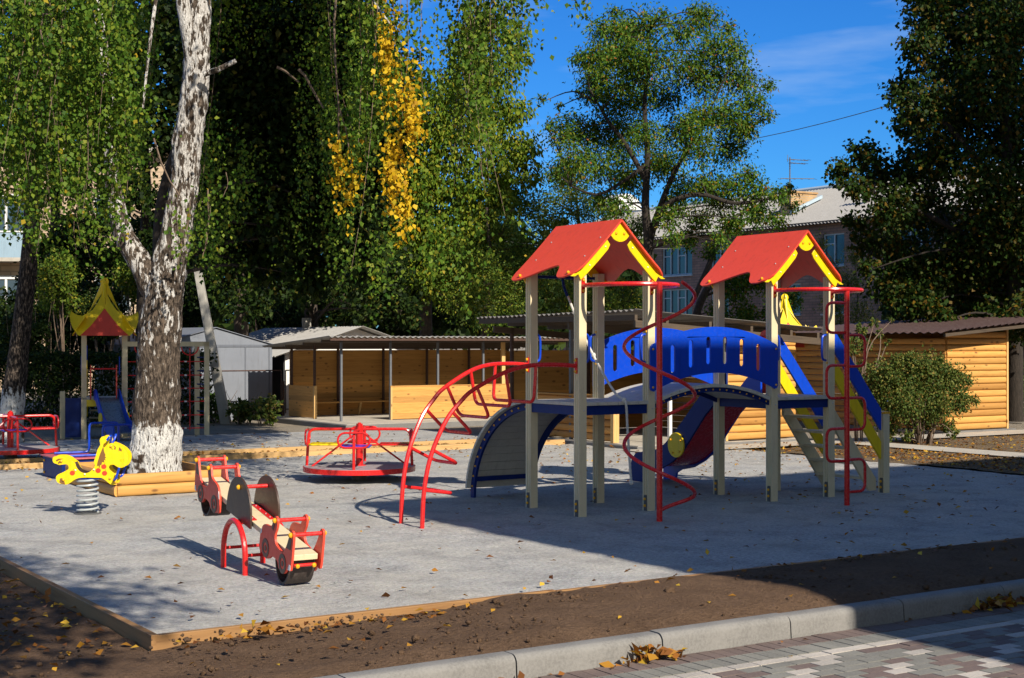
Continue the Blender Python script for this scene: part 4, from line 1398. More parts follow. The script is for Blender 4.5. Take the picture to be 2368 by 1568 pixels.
# ------------------------------------------------------------------ pavilions
def corrug(m, x0, x1, y0, y1, zf, pitch=.15, amp=.022, th=.008, along='y', per=6):
    "corrugated sheet: waves across x, running along y; zf(x,y) gives the slope"
    n = max(2, int((x1 - x0) / pitch * per)); ny = 6
    vs = []; fs = []
    for l in (0, 1):
        for j in range(ny + 1):
            y = y0 + (y1 - y0) * j / ny
            for i in range(n + 1):
                x = x0 + (x1 - x0) * i / n
                vs.append((x, y, zf(x, y) + amp * cos(2 * pi * (x - x0) / pitch) - l * th))
    n1 = (n + 1) * (ny + 1)
    for l in (0, 1):
        for j in range(ny):
            for i in range(n):
                k = l * n1 + j * (n + 1) + i
                f = (k, k + 1, k + n + 2, k + n + 1)
                fs.append(f if l == 0 else f[::-1])
    for i in range(n):
        for j in (0, ny):
            k = j * (n + 1) + i; fs.append((k, k + 1, k + 1 + n1, k + n1))
    for j in range(ny):
        for i in (0, n):
            k = j * (n + 1) + i; fs.append((k, k + n + 1, k + n + 1 + n1, k + n1))
    m.add(vs, fs)


def planks(m, L, z0, z1, h=.135, y0=0.0, y1=.022, M=None, gap=.002):
    m.box(.01, L - .01, y0 + .006, y1 - .006, z0 + .004, z1 - .004, 0, M)
    z = z0
    while z < z1 - .01:
        zz = min(z + h, z1)
        m.box(0, L, y0, y1, z + gap, zz - gap * .2, 0, M)
        z += h


ROOFM = paint("weathered_roof_sheet", (0.38, 0.37, 0.36), 0.8, 0.2, 0.3)
ROOFU = paint("dark_corrugated_roof", (0.16, 0.15, 0.145), 0.85, 0.25, 0.3)

V1 = thing("open_pavilion", "long low pavilion with plank walls and bench under a corrugated roof, behind the roundabout", "pavilion", L2W(5.66, 17.32), PHI)
VL, VD = 6.4, 2.85
m = MB(); m.box(-.55, VL + .3, -1.35, VD + .3, -.1, .075); m.build("floor_slab", SLABD, V1, smooth=0, bevel=.01)
m = MB(); m.box(-.5, VL + .25, -1.3, VD + .25, .076, .085); m.build("floor_screed", SLAB, V1, smooth=0)
for x in (0, 1.29, 2.58, 3.87, 5.16, VL):
    m = MB(); m.box(x - .025, x + .025, -.025, .025, .08, 2.0); m.build("post", POSTGREY, V1, smooth=0)
for x in (0.02, 1.29, 2.58, 3.87, 5.16, VL):
    m = MB(); m.box(x - .025, x + .025, VD - .09, VD - .04, .08, 1.85); m.build("post", RUST, V1, smooth=0)
m = MB(); m.box(-.025, .025, VD * .5 - .025, VD * .5 + .025, .85, 1.92); m.build("post", RUST, V1, smooth=0)
m = MB(); m.box(4.46, 4.56, .06, .12, .08, 2.0); m.build("timber_post", PINEZ, V1, smooth=0)
m = MB(); planks(m, VL, .085, 1.72, .14, VD, VD + .024); m.build("back_wall", PINE, V1, smooth=0)
m = MB(); planks(m, VL - 1.29 - .03, .10, .86, .13, -.05, -.028, Matrix.Translation((1.29 + .03, 0, 0))); fw = m.build("front_wall", PINE, V1, smooth=0)
m = MB(); m.box(1.27, VL + .02, -.055, .03, .862, .89); m.build("top_rail", PINE, fw, smooth=0, bevel=.003)
m = MB(); m.box(1.275, 1.315, -.056, .0, .09, .861); m.build("corner_board", PINEZ, fw, smooth=0)
m = MB(); planks(m, 1.42, .10, .86, .13, -.03, -.008, Matrix.Translation((0, VD, 0)) @ Matrix.Rotation(-pi / 2, 4, 'Z')); sp2 = m.build("side_wall", PINEY, V1, smooth=0)
m = MB(); m.box(-.045, .025, VD - 1.50, VD - 1.425, .09, .875); m.build("corner_board", PINEZ, sp2, smooth=0)
m = MB(); planks(m, .62, .10, 1.68, .14, -.03, -.008, Matrix.Translation((VL, VD, 0)) @ Matrix.Rotation(-pi / 2, 4, 'Z')); m.build("end_wall", PINEY, V1, smooth=0)
bn = MB(); bn.box(.06, VL - .1, VD - .42, VD - .06, .40, .435); bench = bn.build("bench", PINE, V1, smooth=0, bevel=.004)
for x in (.5, 1.75, 3.0, 4.25, 5.5):
    m = MB(); m.prism([(VD - .40, .40), (VD - .30, .40), (VD - .20, .09), (VD - .27, .09)], x, x + .05, 'x'); m.build("leg", PINEZ, bench, smooth=0)
rz = lambda x, y: 2.045 - .062 * (y + .45) + .008 * mnoise.noise(Vector((x * 2, y, 1)))
m = MB(); corrug(m, -.55, VL + .5, -.50, VD + .45, rz, .15, .02); m.build("roof", ROOFM, V1, smooth=60)
m = MB(); m.box(-.5, VL + .4, -.46, -.42, 1.955, 2.015); m.build("fascia", RUST, V1, smooth=0)
for y in (.0, 1.0, 2.0, 2.8):
    m = MB(); zb = rz(0, y) - .10; m.box(-.5, VL + .4, y - .025, y + .025, zb, zb + .06); m.build("purlin", DARKW, V1, smooth=0)

V2 = thing("log_pavilion", "open log-walled pavilion with a dark sloping corrugated roof right behind the arched bridge", "pavilion", L2W(6.70, 7.50), PHI)
m = MB(); m.box(-.16, 3.95, -.15, 4.4, -.12, .06); m.build("floor_slab", SLABD, V2, smooth=0, bevel=.01)
m = MB(); m.box(-.12, 3.9, -.11, 4.35, .061, .07); m.build("floor_screed", SLAB, V2, smooth=0)


def log_wall(L, z0, z1, M, h=.135, mat=LOGX, name="log_wall", parent=None):
    m = MB(); z = z0
    while z < z1 - .03:
        half_log(m, L, h, 'x', M @ Matrix.Translation((0, 0, z)), .03); z += h
    return m.build(name, mat, parent, smooth=40)


MY = lambda x, y: Matrix.Translation((x, y, 0)) @ Matrix.Rotation(-pi / 2, 4, 'Z')
lw = log_wall(2.45, .09, .90, MY(0, 3.2), mat=LOGY, parent=V2)
m = MB(); m.box(-.08, .05, .66, .75, .08, 1.0); m.build("end_board", PINEZ, lw, smooth=0)
m = MB(); m.box(-.09, .06, .66, 3.25, .905, .94); m.build("top_rail", PINEY, lw, smooth=0, bevel=.003)
lw2 = log_wall(1.72, .09, 2.02, Matrix.Translation((2.06, 0, 0)), parent=V2)
m = MB(); m.box(2.00, 2.055, -.045, .05, .08, 2.05); m.build("end_board", PINEZ, lw2, smooth=0)
log_wall(4.2, .09, 2.0, MY(3.78, 4.25) , mat=LOGY, parent=V2)
m = MB(); planks(m, 3.7, .09, 1.75, .14, 4.22, 4.245); bw = m.build("back_wall", PINE, V2, smooth=0)
m = MB(); planks(m, 1.0, .95, 2.1, .14, 3.2, 3.222, Matrix.Translation((2.7, 0, 0))); m.build("inner_wall", PINE, V2, smooth=0)
for (x, y, mt) in ((.68, -.02, WHITEP), (0, 3.3, POSTGREY), (0, 2.1, POSTGREY), (.02, 4.2, RUST), (1.9, 4.15, RUST), (1.96, -.02, POSTGREY)):
    m = MB(); m.box(x - .03, x + .03, y - .03, y + .03, .07, 2.2); m.build("post", mt, V2, smooth=0)
m = MB(); m.box(.5, 3.2, 3.75, 4.12, .44, .475); m.build("bench", PINE, V2, smooth=0)
rz2 = lambda x, y: 2.47 - .068 * (x + .45) - .012 * y + .012 * mnoise.noise(Vector((x, y * 2, 4)))
m = MB()
Msw = Matrix(((0, 1, 0, 0), (1, 0, 0, 0), (0, 0, 1, 0), (0, 0, 0, 1)))
mm = MB(); corrug(mm, -.45, 4.8, -.45, 4.1, lambda x, y: rz2(y, x), .16, .022)
m.add([(y, x, z) for x, y, z in mm.v], [f[::-1] for f in mm.f]); m.build("roof", ROOFU, V2, smooth=60)
for x in (-.40, .3, 1.3, 2.3, 3.3, 4.0):
    zb = rz2(x, 0) - .17; m = MB(); m.box(x - .03, x + .03, -.42, 4.75, zb, zb + .10); m.build("purlin", DARKW, V2, smooth=0)
for y in (-.40, 1.6, 4.2):
    m = MB(); m.prism([(-.42, rz2(-.42, y) - .30), (4.05, rz2(4.05, y) - .30), (4.05, rz2(4.05, y) - .175), (-.42, rz2(-.42, y) - .175)], y - .03, y + .03, 'y'); m.build("rafter", DARKW, V2, smooth=0)

TILE = paint("brown_pantile", (0.075, 0.044, 0.040), 0.55, 0.2, 0.2)
V3 = thing("log_kiosk", "honey coloured half-log kiosk with brown pantile roof beside the shrub", "kiosk", L2W(14.88, 7.55), PHI)
m = MB(); m.box(-.1, 2.1, -.12, 4.6, -.1, .05); m.build("floor_slab", SLABD, V3, smooth=0)
lw3 = log_wall(1.90, .06, 2.05, Matrix.Identity(4), .139, LOGX, "log_wall", V3)
m = MB(); m.box(1.885, 1.94, -.055, .05, .03, 2.24); m.build("end_board", PINEZ, lw3, smooth=0)
log_wall(4.5, .06, 2.0, MY(0, 4.5), .139, LOGY, "log_wall", V3)
log_wall(4.5, .06, 2.1, Matrix.Translation((1.9, 0, 0)) @ Matrix.Rotation(pi / 2, 4, 'Z'), .139, LOGY, "log_wall", V3)
m = MB(); vs = []; fs = []
X0, X1, Y0, Y1 = -.62, 4.2, -.50, 5.1
nx, ny = 22, 200
step = (X1 - X0) / nx
for l in (0, 1):
    for i in range(nx + 1):
        for q in ((0, 1) if 0 < i < nx else ((1,) if i == 0 else (0,))):
            x = X0 + step * i
            drop = 0.0 if q == 1 else .028
            for j in range(ny + 1):
                y = Y0 + (Y1 - Y0) * j / ny
                z = 2.12 + .078 * (x - X0) - .004 + (0 if q == 1 else .028) + .018 * cos(2 * pi * (y - Y0) / .22) - l * .012 - .028 * ((x - X0) / step - i)
                vs.append((x, y, z))
rows = 2 * nx
for l in (0, 1):
    base = l * rows * (ny + 1)
    for i in range(rows - 1):
        for j in range(ny):
            k = base + i * (ny + 1) + j
            f = (k, k + 1, k + ny + 2, k + ny + 1)
            fs.append(f if l else f[::-1])
m.add(vs, fs); m.build("roof", TILE, V3, smooth=30)
for y in (Y0 + .06, 2.0, Y1 - .1):
    m = MB(); m.prism([(X0 + .05, 2.03), (X1, 2.03 + .078 * (X1 - X0)), (X1, 2.095 + .078 * (X1 - X0)), (X0 + .05, 2.095)], y - .03, y + .03, 'y'); m.build("rafter", DARKW, V3, smooth=0)

# ------------------------------------------------------------------ sheds, fence, leaning pole
SA_ = thing("metal_shed", "blue-grey sheet metal shed with a low gable, left of the pavilions", "shed", L2W(2.72, 21.5), PHI)
m = MB(); m.prism([(0, -.1), (3.05, -.1), (3.05, 1.86), (1.52, 2.27), (0, 1.86)], 0, .02, 'y'); fr = m.build("front_wall", SHEDM, SA_, smooth=0)
m = MB(); m.box(0, .02, .02, 5, -.1, 1.86); m.box(3.03, 3.05, .02, 5, -.1, 1.86); m.build("side_walls", SHEDM, SA_, smooth=0)
m = MB()
for sg in (0, 1):
    pts = [(-.06, 1.85), (1.525, 2.285), (1.525, 2.30), (-.06, 1.865)] if not sg else [(3.11, 1.85), (1.525, 2.285), (1.525, 2.30), (3.11, 1.865)]
    m.prism(pts, -.05, 5.05, 'y')
m.build("roof", SHEDM, SA_, smooth=0)
m = MB()
for x in (.75, 2.3, .03, 2.95, 1.50, 1.56):
    m.box(x, x + .03, -.018, 0, -.05, 1.80)
m.box(.0, 3.05, -.016, -.001, 1.80, 1.86)
m.build("door_frame", paint("darker_sheet_metal", (0.13, 0.145, 0.18), 0.5), fr, smooth=0)

SB_ = thing("slate_roofed_shed", "low shed with pale corrugated gable roof rising behind the long pavilion", "shed", L2W(6.35, 22.0), PHI)
m = MB(); m.prism([(0, -.1), (4.2, -.1), (4.2, 1.62), (2.1, 2.28), (0, 1.62)], 0, .05, 'y'); m.build("gable_wall", WHITEP, SB_, smooth=0)
m = MB(); m.box(-.02, .04, .05, 6, -.1, 1.62); m.box(4.16, 4.2, .05, 6, -.1, 1.62); m.build("side_walls", paint("tarred_wall", (0.045, 0.045, 0.05), 0.9), SB_, smooth=0)
for sg in (1, -1):
    m = MB(); mm = MB(); corrug(mm, -.35, 6.2, 0, 2.5, lambda x, y: 2.34 - .315 * y, .16, .02)
    m.add([(2.1 - sg * y, x, z) for x, y, z in mm.v], mm.f); m.build("roof_slope", ROOFM, SB_, smooth=60)
m = MB(); m.tube([(2.1, 3.2, 2.30), (2.1, 3.2, 2.62)], .14, 8); m.build("flue", CONC, SB_)

CP = thing("concrete_pole", "leaning grey concrete pole before the metal shed", "pole", GP(522, 976), 0)
tp = AT(456, 620, CP.location.y) - CP.location
m = MB(); M = Matrix.Identity(4)
d = tp.normalized()
vs = []; 
for t_, hw in ((-.03, .12), (1.0, .085)):
    c = tp * t_
    for sx, sy in ((-1, -1), (1, -1), (1, 1), (-1, 1)):
        vs.append(c + Vector((sx * hw, sy * hw, 0)))
m.add(vs, [(0, 1, 5, 4), (1, 2, 6, 5), (2, 3, 7, 6), (3, 0, 4, 7), (0, 3, 2, 1), (4, 5, 6, 7)]); m.build("shaft", CONC, CP, smooth=0, bevel=.012)

FN = thing("rusty_fence", "low see-through rusty steel frame fence among weeds before the grey shed", "fence", L2W(2.3, 20.4), PHI)
m = MB()
x = 0
for k, L in enumerate((1.35, 2.0, 1.5)):
    m.tube([(x, 0, 1.22), (x + L - .12, 0, 1.22)], .017, 6); m.tube([(x, 0, .25), (x + L - .12, 0, .25)], .012, 6)
    m.tube([(x, 0, .15), (x, 0, 1.22)], .014, 6); m.tube([(x + L - .12, 0, .15), (x + L - .12, 0, 1.22)], .014, 6)
    x += L
m.build("frames", RUST, FN)
for x in (1.29, 3.29):
    m = MB(); m.tube([(x, 0, -.1), (x, 0, .95)], .03, 6); m.build("fence_post", RUST, FN)

# ------------------------------------------------------------------ brick flats on the right
def brick_mat(name, c1, c2, mortar, sc=1.0):
    m, t, b = new_mat(name)
    tcn = t.nodes.new("ShaderNodeTexCoord"); sep = t.nodes.new("ShaderNodeSeparateXYZ"); t.links.new(tcn.outputs["Object"], sep.inputs[0])
    cm = t.nodes.new("ShaderNodeCombineXYZ")
    t.links.new(math_n(t, 'ADD', sep.outputs[0], sep.outputs[1]), cm.inputs[0]); t.links.new(sep.outputs[2], cm.inputs[1])
    br_ = t.nodes.new("ShaderNodeTexBrick"); br_.inputs["Scale"].default_value = 1.0
    br_.inputs["Brick Width"].default_value = .50 * sc; br_.inputs["Row Height"].default_value = .15 * sc; br_.inputs["Mortar Size"].default_value = .018 * sc
    br_.inputs["Color1"].default_value = (*c1, 1); br_.inputs["Color2"].default_value = (*c2, 1); br_.inputs["Mortar"].default_value = (*mortar, 1)
    t.links.new(cm.outputs[0], br_.inputs["Vector"])
    n = noise(t, tcn.outputs["Object"], 1.1, 5)
    c = mixrgb(t, 1.0, br_.outputs["Color"], ramp(t, n, [(0.3, (.75, .73, .72)), (.7, (1.15, 1.12, 1.1))]), 'MULTIPLY')
    t.links.new(c, b.inputs["Base Color"]); b.inputs["Roughness"].default_value = .9
    return m


BRICK = brick_mat("brown_silicate_brick", (0.30, 0.20, 0.165), (0.22, 0.145, 0.125), (0.14, 0.12, 0.11))
BRICKY = brick_mat("yellow_chimney_brick", (0.52, 0.34, 0.16), (0.42, 0.25, 0.11), (0.40, 0.33, 0.25), .9)
SLATE = paint("pale_asbestos_slate", (0.36, 0.345, 0.325), 0.9, 0.15, 0.25)
GLASS = paint("window_glass_dark", (0.018, 0.05, 0.085), 0.08, 0.5, 0.0, spec=0.8)
FRAMEB = paint("pale_blue_window_frame", (0.42, 0.52, 0.60), 0.5, 0.1, 0.1)
BF = thing("brick_flats", "brown brick block of flats with pale corrugated roof behind the towers", "building", (9.6, 85, 0), -(pi / 2 - PHI))
# its own x runs along the facade towards the viewer, y to the right, away from the street
EZ = 8.25; RZ = 10.75; BD = 12.0; BX0, BX1 = -14.0, 36.0
wins = []
for zc in (4.25, 6.72, 1.7):
    for k in range(-3, 9):
        wins.append((-1.2 + k * 4.4, -1.2 + k * 4.4 + (2.75 if k % 2 == 0 else 1.5), zc - .82, zc + .82))
hole = [[(x0, z0), (x1, z0), (x1, z1), (x0, z1)] for x0, x1, z0, z1 in wins if x0 > BX0 + .3 and x1 < BX1 - .3]
m = MB(); m.prism([[(BX0, -.3), (BX1, -.3), (BX1, EZ), (BX0, EZ)]] + hole, 0, .35, 'y'); m.build("facade_wall", BRICK, BF, smooth=0)
m = MB(); m.prism([(0.35, -.3), (BD, -.3), (BD, EZ), (BD / 2, RZ - .1), (.35, EZ)], BX0, BX0 + .3, 'x'); m.prism([(0.35, -.3), (BD, -.3), (BD, EZ), (BD / 2, RZ - .1), (.35, EZ)], BX1 - .3, BX1, 'x'); m.build("gable_wall", BRICK, BF, smooth=0)
m = MB(); m.box(BX0 + .3, BX1 - .3, BD - .3, BD, -.3, EZ); m.build("rear_wall", BRICK, BF, smooth=0)
for sg in (0, 1):
    m = MB(); mm = MB(); ov = .55
    corrug(mm, BX0 - .4, BX1 + .4, -ov, BD / 2, lambda x, y: EZ + .06 + (RZ - EZ) * y / (BD / 2), .25, .035, .02, per=4)
    if sg == 0:
        m.add(mm.v, mm.f)
    else:
        m.add([(x, BD - y, z) for x, y, z in mm.v], [f[::-1] for f in mm.f])
    m.build("roof_slope", SLATE, BF, smooth=60)
m = MB(); m.box(BX0 - .3, BX1 + .3, -.5, -.05, EZ - .20, EZ - .06); m.build("eaves_board", DARKW, BF, smooth=0)
m = MB(); m.tube([(BX0 - .4, BD / 2, RZ + .08), (BX1 + .4, BD / 2, RZ + .08)], .14, 6); m.build("ridge_capping", FRAMEB, BF)
for (x0, x1, z0, z1) in wins:
    if x0 < BX0 + .3 or x1 > BX1 - .3: continue
    m = MB(); m.box(x0, x1, .16, .17, z0, z1)
    wo = m.build("window", GLASS, BF, smooth=0)
    m = MB(); t_ = .07
    m.box(x0, x1, .08, .155, z0, z0 + t_); m.box(x0, x1, .08, .155, z1 - t_, z1)
    nn = 4 if x1 - x0 > 2 else 2
    for k in range(nn + 1):
        xx = x0 + (x1 - x0 - t_) * k / nn
        m.box(xx, xx + t_, .082, .153, z0 + t_, z1 - t_)
    for k in range(0, nn, 2):
        xx = x0 + (x1 - x0 - t_) * k / nn
        m.box(xx + t_, xx + (x1 - x0 - t_) / nn, .085, .15, z1 - .55, z1 - .49)
    m.build("frame", FRAMEB, wo, smooth=0)
    m = MB(); m.box(x0 - .08, x1 + .08, -.10, -.003, z0 - .09, z0 - .02); m.build("sill", FRAMEB, wo, smooth=0)
ch = MB(); ch.box(7.3, 8.1, 1.5, 3.45, EZ + .3, 10.15); ch.box(7.24, 8.16, 1.44, 3.51, 10.15, 10.26); cho = ch.build("chimney", BRICKY, BF, smooth=0)
m = MB(); m.prism([(1.38, EZ + .72), (3.7, EZ + 1.68), (3.7, EZ + 1.86), (1.38, EZ + .9)], 8.12, 8.3, 'x'); m.build("flashing", FRAMEB, cho, smooth=0)
m = MB(); m.tube([(13.0, 2.2, EZ + .6), (13.0, 2.2, EZ + 2.2)], .16, 10); m.build("vent_pipe", paint("sooty_pipe", (0.06, 0.045, 0.045), .7), BF)
m = MB(); m.tube([(12.8, 5.0, EZ + 1.8), (12.8, 5.0, EZ + 2.85)], .13, 10); m.build("vent_pipe", FRAMEB, BF)
dm = MB(); dm.prism([(x_, RZ - .2 + z_) for x_, z_ in [(2.6 + 1.2 * cos(t), 1.0 * sin(t)) for t in np.linspace(0, pi, 13)]], -9.9, -8.0, 'x'); dm.build("dormer", WHITEP, BF, smooth=30)
AN = thing("tv_antenna", "thin rooftop television antenna with two tiers of rods above the brick chimney", "antenna", Vector((0, 0, 0)), 0)
abase = AT(1826, 440, 80.5); AN.location = abase
pxm = 80.5 / FPX
m = MB(); m.tube([(0, 0, -1.0), (0, 0, 76 * pxm)], .035, 6); m.build("mast", DGREY, AN)
m = MB()
for (dy, x0, x1) in ((70, -3, 45), (62, 0, 38), (26, -24, 58)):
    m.tube([(x0 * pxm, -.3, dy * pxm), (x1 * pxm, .3, (dy + (2 if dy < 40 else 0)) * pxm)], .022, 5)
    for x in np.linspace(x0, x1, 6):
        m.tube([(x * pxm, -.5, dy * pxm - .08), (x * pxm, .5, dy * pxm + .08)], .014, 4)
m.tube([(-5 * pxm, 0, 66 * pxm), (-5 * pxm, 0, 82 * pxm)], .02, 4)
m.build("rods", DGREY, AN)

# ------------------------------------------------------------------ pale flats at the left
TILEW = brick_mat("pale_facade_tile", (0.56, 0.43, 0.30), (0.50, 0.38, 0.27), (0.36, 0.28, 0.2), 1.6)
LFt = thing("pale_flats", "pale tiled block of flats with blue balconies glimpsed behind the birches", "building", (-27.5, 58.0, 0), R(4))
wl = []
for zc in (7.2, 3.9, 10.5):
    for x in (2.2, 6.2, 10.5):
        wl.append((x, x + 1.5, zc - .75, zc + .75))
m = MB(); m.prism([[(0, -.3), (14, -.3), (14, 9.6), (0, 9.6)]] + [[(a, c), (b, c), (b, d), (a, d)] for a, b, c, d in wl if d < 9.5], 0, .3, 'y'); m.build("facade_wall", TILEW, LFt, smooth=0)
m = MB(); m.box(0, 14, .3, 10, 9.3, 9.6); m.box(13.7, 14, .3, 10, -.3, 9.3); m.box(0, .3, .3, 10, -.3, 9.3); m.build("side_walls", TILEW, LFt, smooth=0)
m = MB(); m.box(-.4, 14.4, -.5, 10.3, 9.62, 9.9); m.build("roof_slab", SLAB, LFt, smooth=0)
for a, b, c, d in wl:
    if d > 9.5: continue
    m = MB(); m.box(a, b, .14, .15, c, d); wo = m.build("window", GLASS, LFt, smooth=0)
    m = MB()
    for x in (a, (a + b) / 2 - .04, b - .08):
        m.box(x, x + .08, .05, .135, c, d)
    m.box(a + .08, b - .08, .052, .133, c, c + .08); m.box(a + .08, b - .08, .052, .133, d - .08, d); m.build("frame", WHITEP, wo, smooth=0)
BALC = paint("light_blue_balcony_panel", (0.30, 0.42, 0.52), 0.5)
for (x0, z0) in ((3.7, 5.3), (3.7, 2.0)):
    m = MB(); m.box(x0, x0 + 4.6, -1.2, -.002, z0 - .15, z0); bal = m.build("balcony", SLAB, LFt, smooth=0)
    m = MB(); m.box(x0, x0 + 4.6, -1.2, -1.15, z0, z0 + 1.0); m.box(x0, x0 + .05, -1.15, -.01, z0, z0 + 1.0); m.box(x0 + 4.55, x0 + 4.6, -1.15, -.01, z0, z0 + 1.0); m.build("balcony_front", BALC, bal, smooth=0)
    m = MB(); m.box(x0 + .05, x0 + 4.55, -1.17, -1.16, z0 + 1.0, z0 + 2.5); m.build("glazing", GLASS, bal, smooth=0)
    m = MB()
    for k in range(6):
        xx = x0 + 4.5 * k / 5; m.box(xx, xx + .09, -1.215, -1.175, z0 + 1.06, z0 + 2.44)
    m.box(x0 - .02, x0 + 4.62, -1.23, -1.172, z0 + 1.0, z0 + 1.06); m.box(x0 - .02, x0 + 4.62, -1.23, -1.172, z0 + 2.44, z0 + 2.52); m.build("glazing_frame", WHITEP, bal, smooth=0)

# overhead wires
WR = MB(); p0, p1 = AT(1480, 360, 60), AT(2300, 170, 40)
WR.tube([p0.lerp(p1, k / 20) - Vector((0, 0, .35 * sin(pi * k / 20))) for k in range(21)], .013, 5)
tag(WR.build("overhead_wire", DGREY), "thin dark cable crossing the sky between the centre tree and right tree", "cable")
WR = MB(); p0, p1 = AT(960, 528, 47), AT(1560, 575, 55)
WR.tube([p0.lerp(p1, k / 20) - Vector((0, 0, .25 * sin(pi * k / 20))) for k in range(21)], .014, 5)
tag(WR.build("overhead_wire", DGREY), "thin dark cable running past leaves left of the first red roof", "cable")

# the tall building behind the viewer whose shadow lies over the right of the yard
ap = L2W(-1.54, 2.56)
HB_ = 12.0
c0 = ap + (-V) * (-1) * 0 + Vector((V.x * -1, V.y * -1, 0)) * (HB_ / math.tan(SUN_EL))
SBL = thing("shading_block", "plain block of flats standing behind the viewer, its shadow falling on the yard", "building", Vector((c0.x, c0.y, -.15)), PHI)
m = MB(); m.box(0, 34, -12, 0, 0, HB_ + .15); m.build("wall", BRICK, SBL, smooth=0)

# ------------------------------------------------------------------ trees
DKBARK = plain_bark("dark_wet_bark", (0.014, 0.011, 0.009), (0.05, 0.038, 0.03))
def trunk_mesh(m, path, radii, seg=24, bumpy=.03, fine=.012, sub=8):
    "tapered, knobbly stem along a path"
    P = smooth_path(path, sub); n = len(P)
    rs = np.interp(np.linspace(0, 1, n), np.linspace(0, 1, len(radii)), radii)
    vs = []; fs = []; up = Vector((1, 0, 0))
    for i in range(n):
        t = (P[min(i + 1, n - 1)] - P[max(i - 1, 0)]).normalized()
        up = (up - t * up.dot(t)).normalized(); w_ = t.cross(up)
        for k in range(seg):
            a = 2 * pi * k / seg
            d = up * cos(a) + w_ * sin(a)
            q = P[i] + d * rs[i]
            r_ = rs[i] * (1 + bumpy * 3 * mnoise.noise(q * 2.2)) + bumpy * mnoise.noise(q * 5.5) * rs[i] * 2 + fine * mnoise.noise(Vector((q.x * 22, q.y * 22, q.z * 8)))
            vs.append(P[i] + d * r_)
    for i in range(n - 1):
        for k in range(seg):
            l = (k + 1) % seg
            fs.append((i * seg + k, i * seg + l, (i + 1) * seg + l, (i + 1) * seg + k))
    fs.append(tuple((n - 1) * seg + k for k in range(seg)))
    m.add(vs, fs)
    return P


def C(px, py, Y, r, dz=1.0, dy=1.0):
    "a clump of foliage: centre from the photo, radius in photo pixels"
    return (AT(px, py, Y), r * Y / FPX, dz, dy)


def crown(name, parent, clumps, n, L, Wd, mat, limbs=None, bark=BARK, droop=.35, hollow=.45, twigs=7, seed=1, twig_r=.012, limb_r=.05, tuft=.16):
    "foliage in clumps: leaves sit along twigs that fan out of each clump; limbs join the clumps to the stem"
    rg = np.random.default_rng(seed)
    wts = np.array([c[1] ** 2.1 for c in clumps]); wts /= wts.sum()
    PP = []; DD = []; NN = []
    bm_ = MB()
    inv = parent.matrix_world.inverted() if False else None
    off = parent.location
    for (c, r, dz, dy), w_ in zip(clumps, wts):
        k = max(12, int(n * w_)); c = np.array(c - off)
        ntw = max(5, int(k / 9))
        d = rg.normal(size=(ntw, 3)); d /= np.linalg.norm(d, axis=1, keepdims=True)
        rad = r * (hollow + (1 - hollow) * rg.random(ntw) ** .6) * (1 + .22 * rg.normal(size=ntw))
        tip = d * rad[:, None] * np.array([1, dy, dz])
        # leaves around each twig tip
        which = rg.integers(0, ntw, k)
        tt = rg.random(k) ** .7
        base = tip[which] * (1 - .42 * (1 - tt))[:, None] + rg.normal(size=(k, 3)) * tuft * min(1.0, r) * np.array([1, 1, .8])
        base[:, 2] -= droop * .25 * tt * r * .3
        PP.append(c + base)
        dd = d[which] * .6 + rg.normal(size=(k, 3)) * .75; dd[:, 2] -= droop * 1.6
        DD.append(dd)
        nn = rg.normal(size=(k, 3)) * .8 + np.array([.25, -.40, .75]); NN.append(nn)
        if twigs:
            for q in range(min(twigs, ntw)):
                e = Vector(c + tip[q] * .95); s0 = Vector(c - np.array([0, 0, r * .35]))
                mid_ = s0.lerp(e, .5) + Vector(rg.normal(size=3) * r * .12)
                bm_.tube([s0, mid_, e], [twig_r, twig_r * .7, twig_r * .35], 4)
        if limbs is not None and len(limbs):
            tgt = Vector(c - np.array([0, 0, r * .35]))
            best = min(limbs, key=lambda p: (p - tgt).length + (3.0 if p.z > tgt.z + .2 else 0))
            mid_ = best.lerp(tgt, .55) + Vector((0, 0, .10 * (tgt - best).length)) + Vector(rg.normal(size=3) * .06 * (tgt - best).length)
            pth = smooth_path([best, mid_, tgt], 4)
            l_ = (tgt - best).length
            r0 = min(limb_r, .012 + .014 * l_)
            bm_.tube(pth, list(np.linspace(r0, twig_r, len(pth))), 5)
    P = np.vstack(PP); D = np.vstack(DD); Nn = np.vstack(NN)
    sc = .75 + .5 * rg.random(len(P))
    o = leaf_object(name, P, D, Nn, L * sc, Wd * sc, mat, parent)
    if bm_.v:
        bm_.build("limbs", bark, parent, smooth=60)
    return o


def gaps(P, sc, thr, rg, seed=0.0, soft=.10):
    "irregular holes: which points of a foliage mass to keep"
    q = np.array([mnoise.noise(Vector((p[0] * sc[0] + seed, p[1] * sc[1], p[2] * sc[2] - seed))) for p in P])
    return q + rg.normal(size=len(P)) * soft > thr


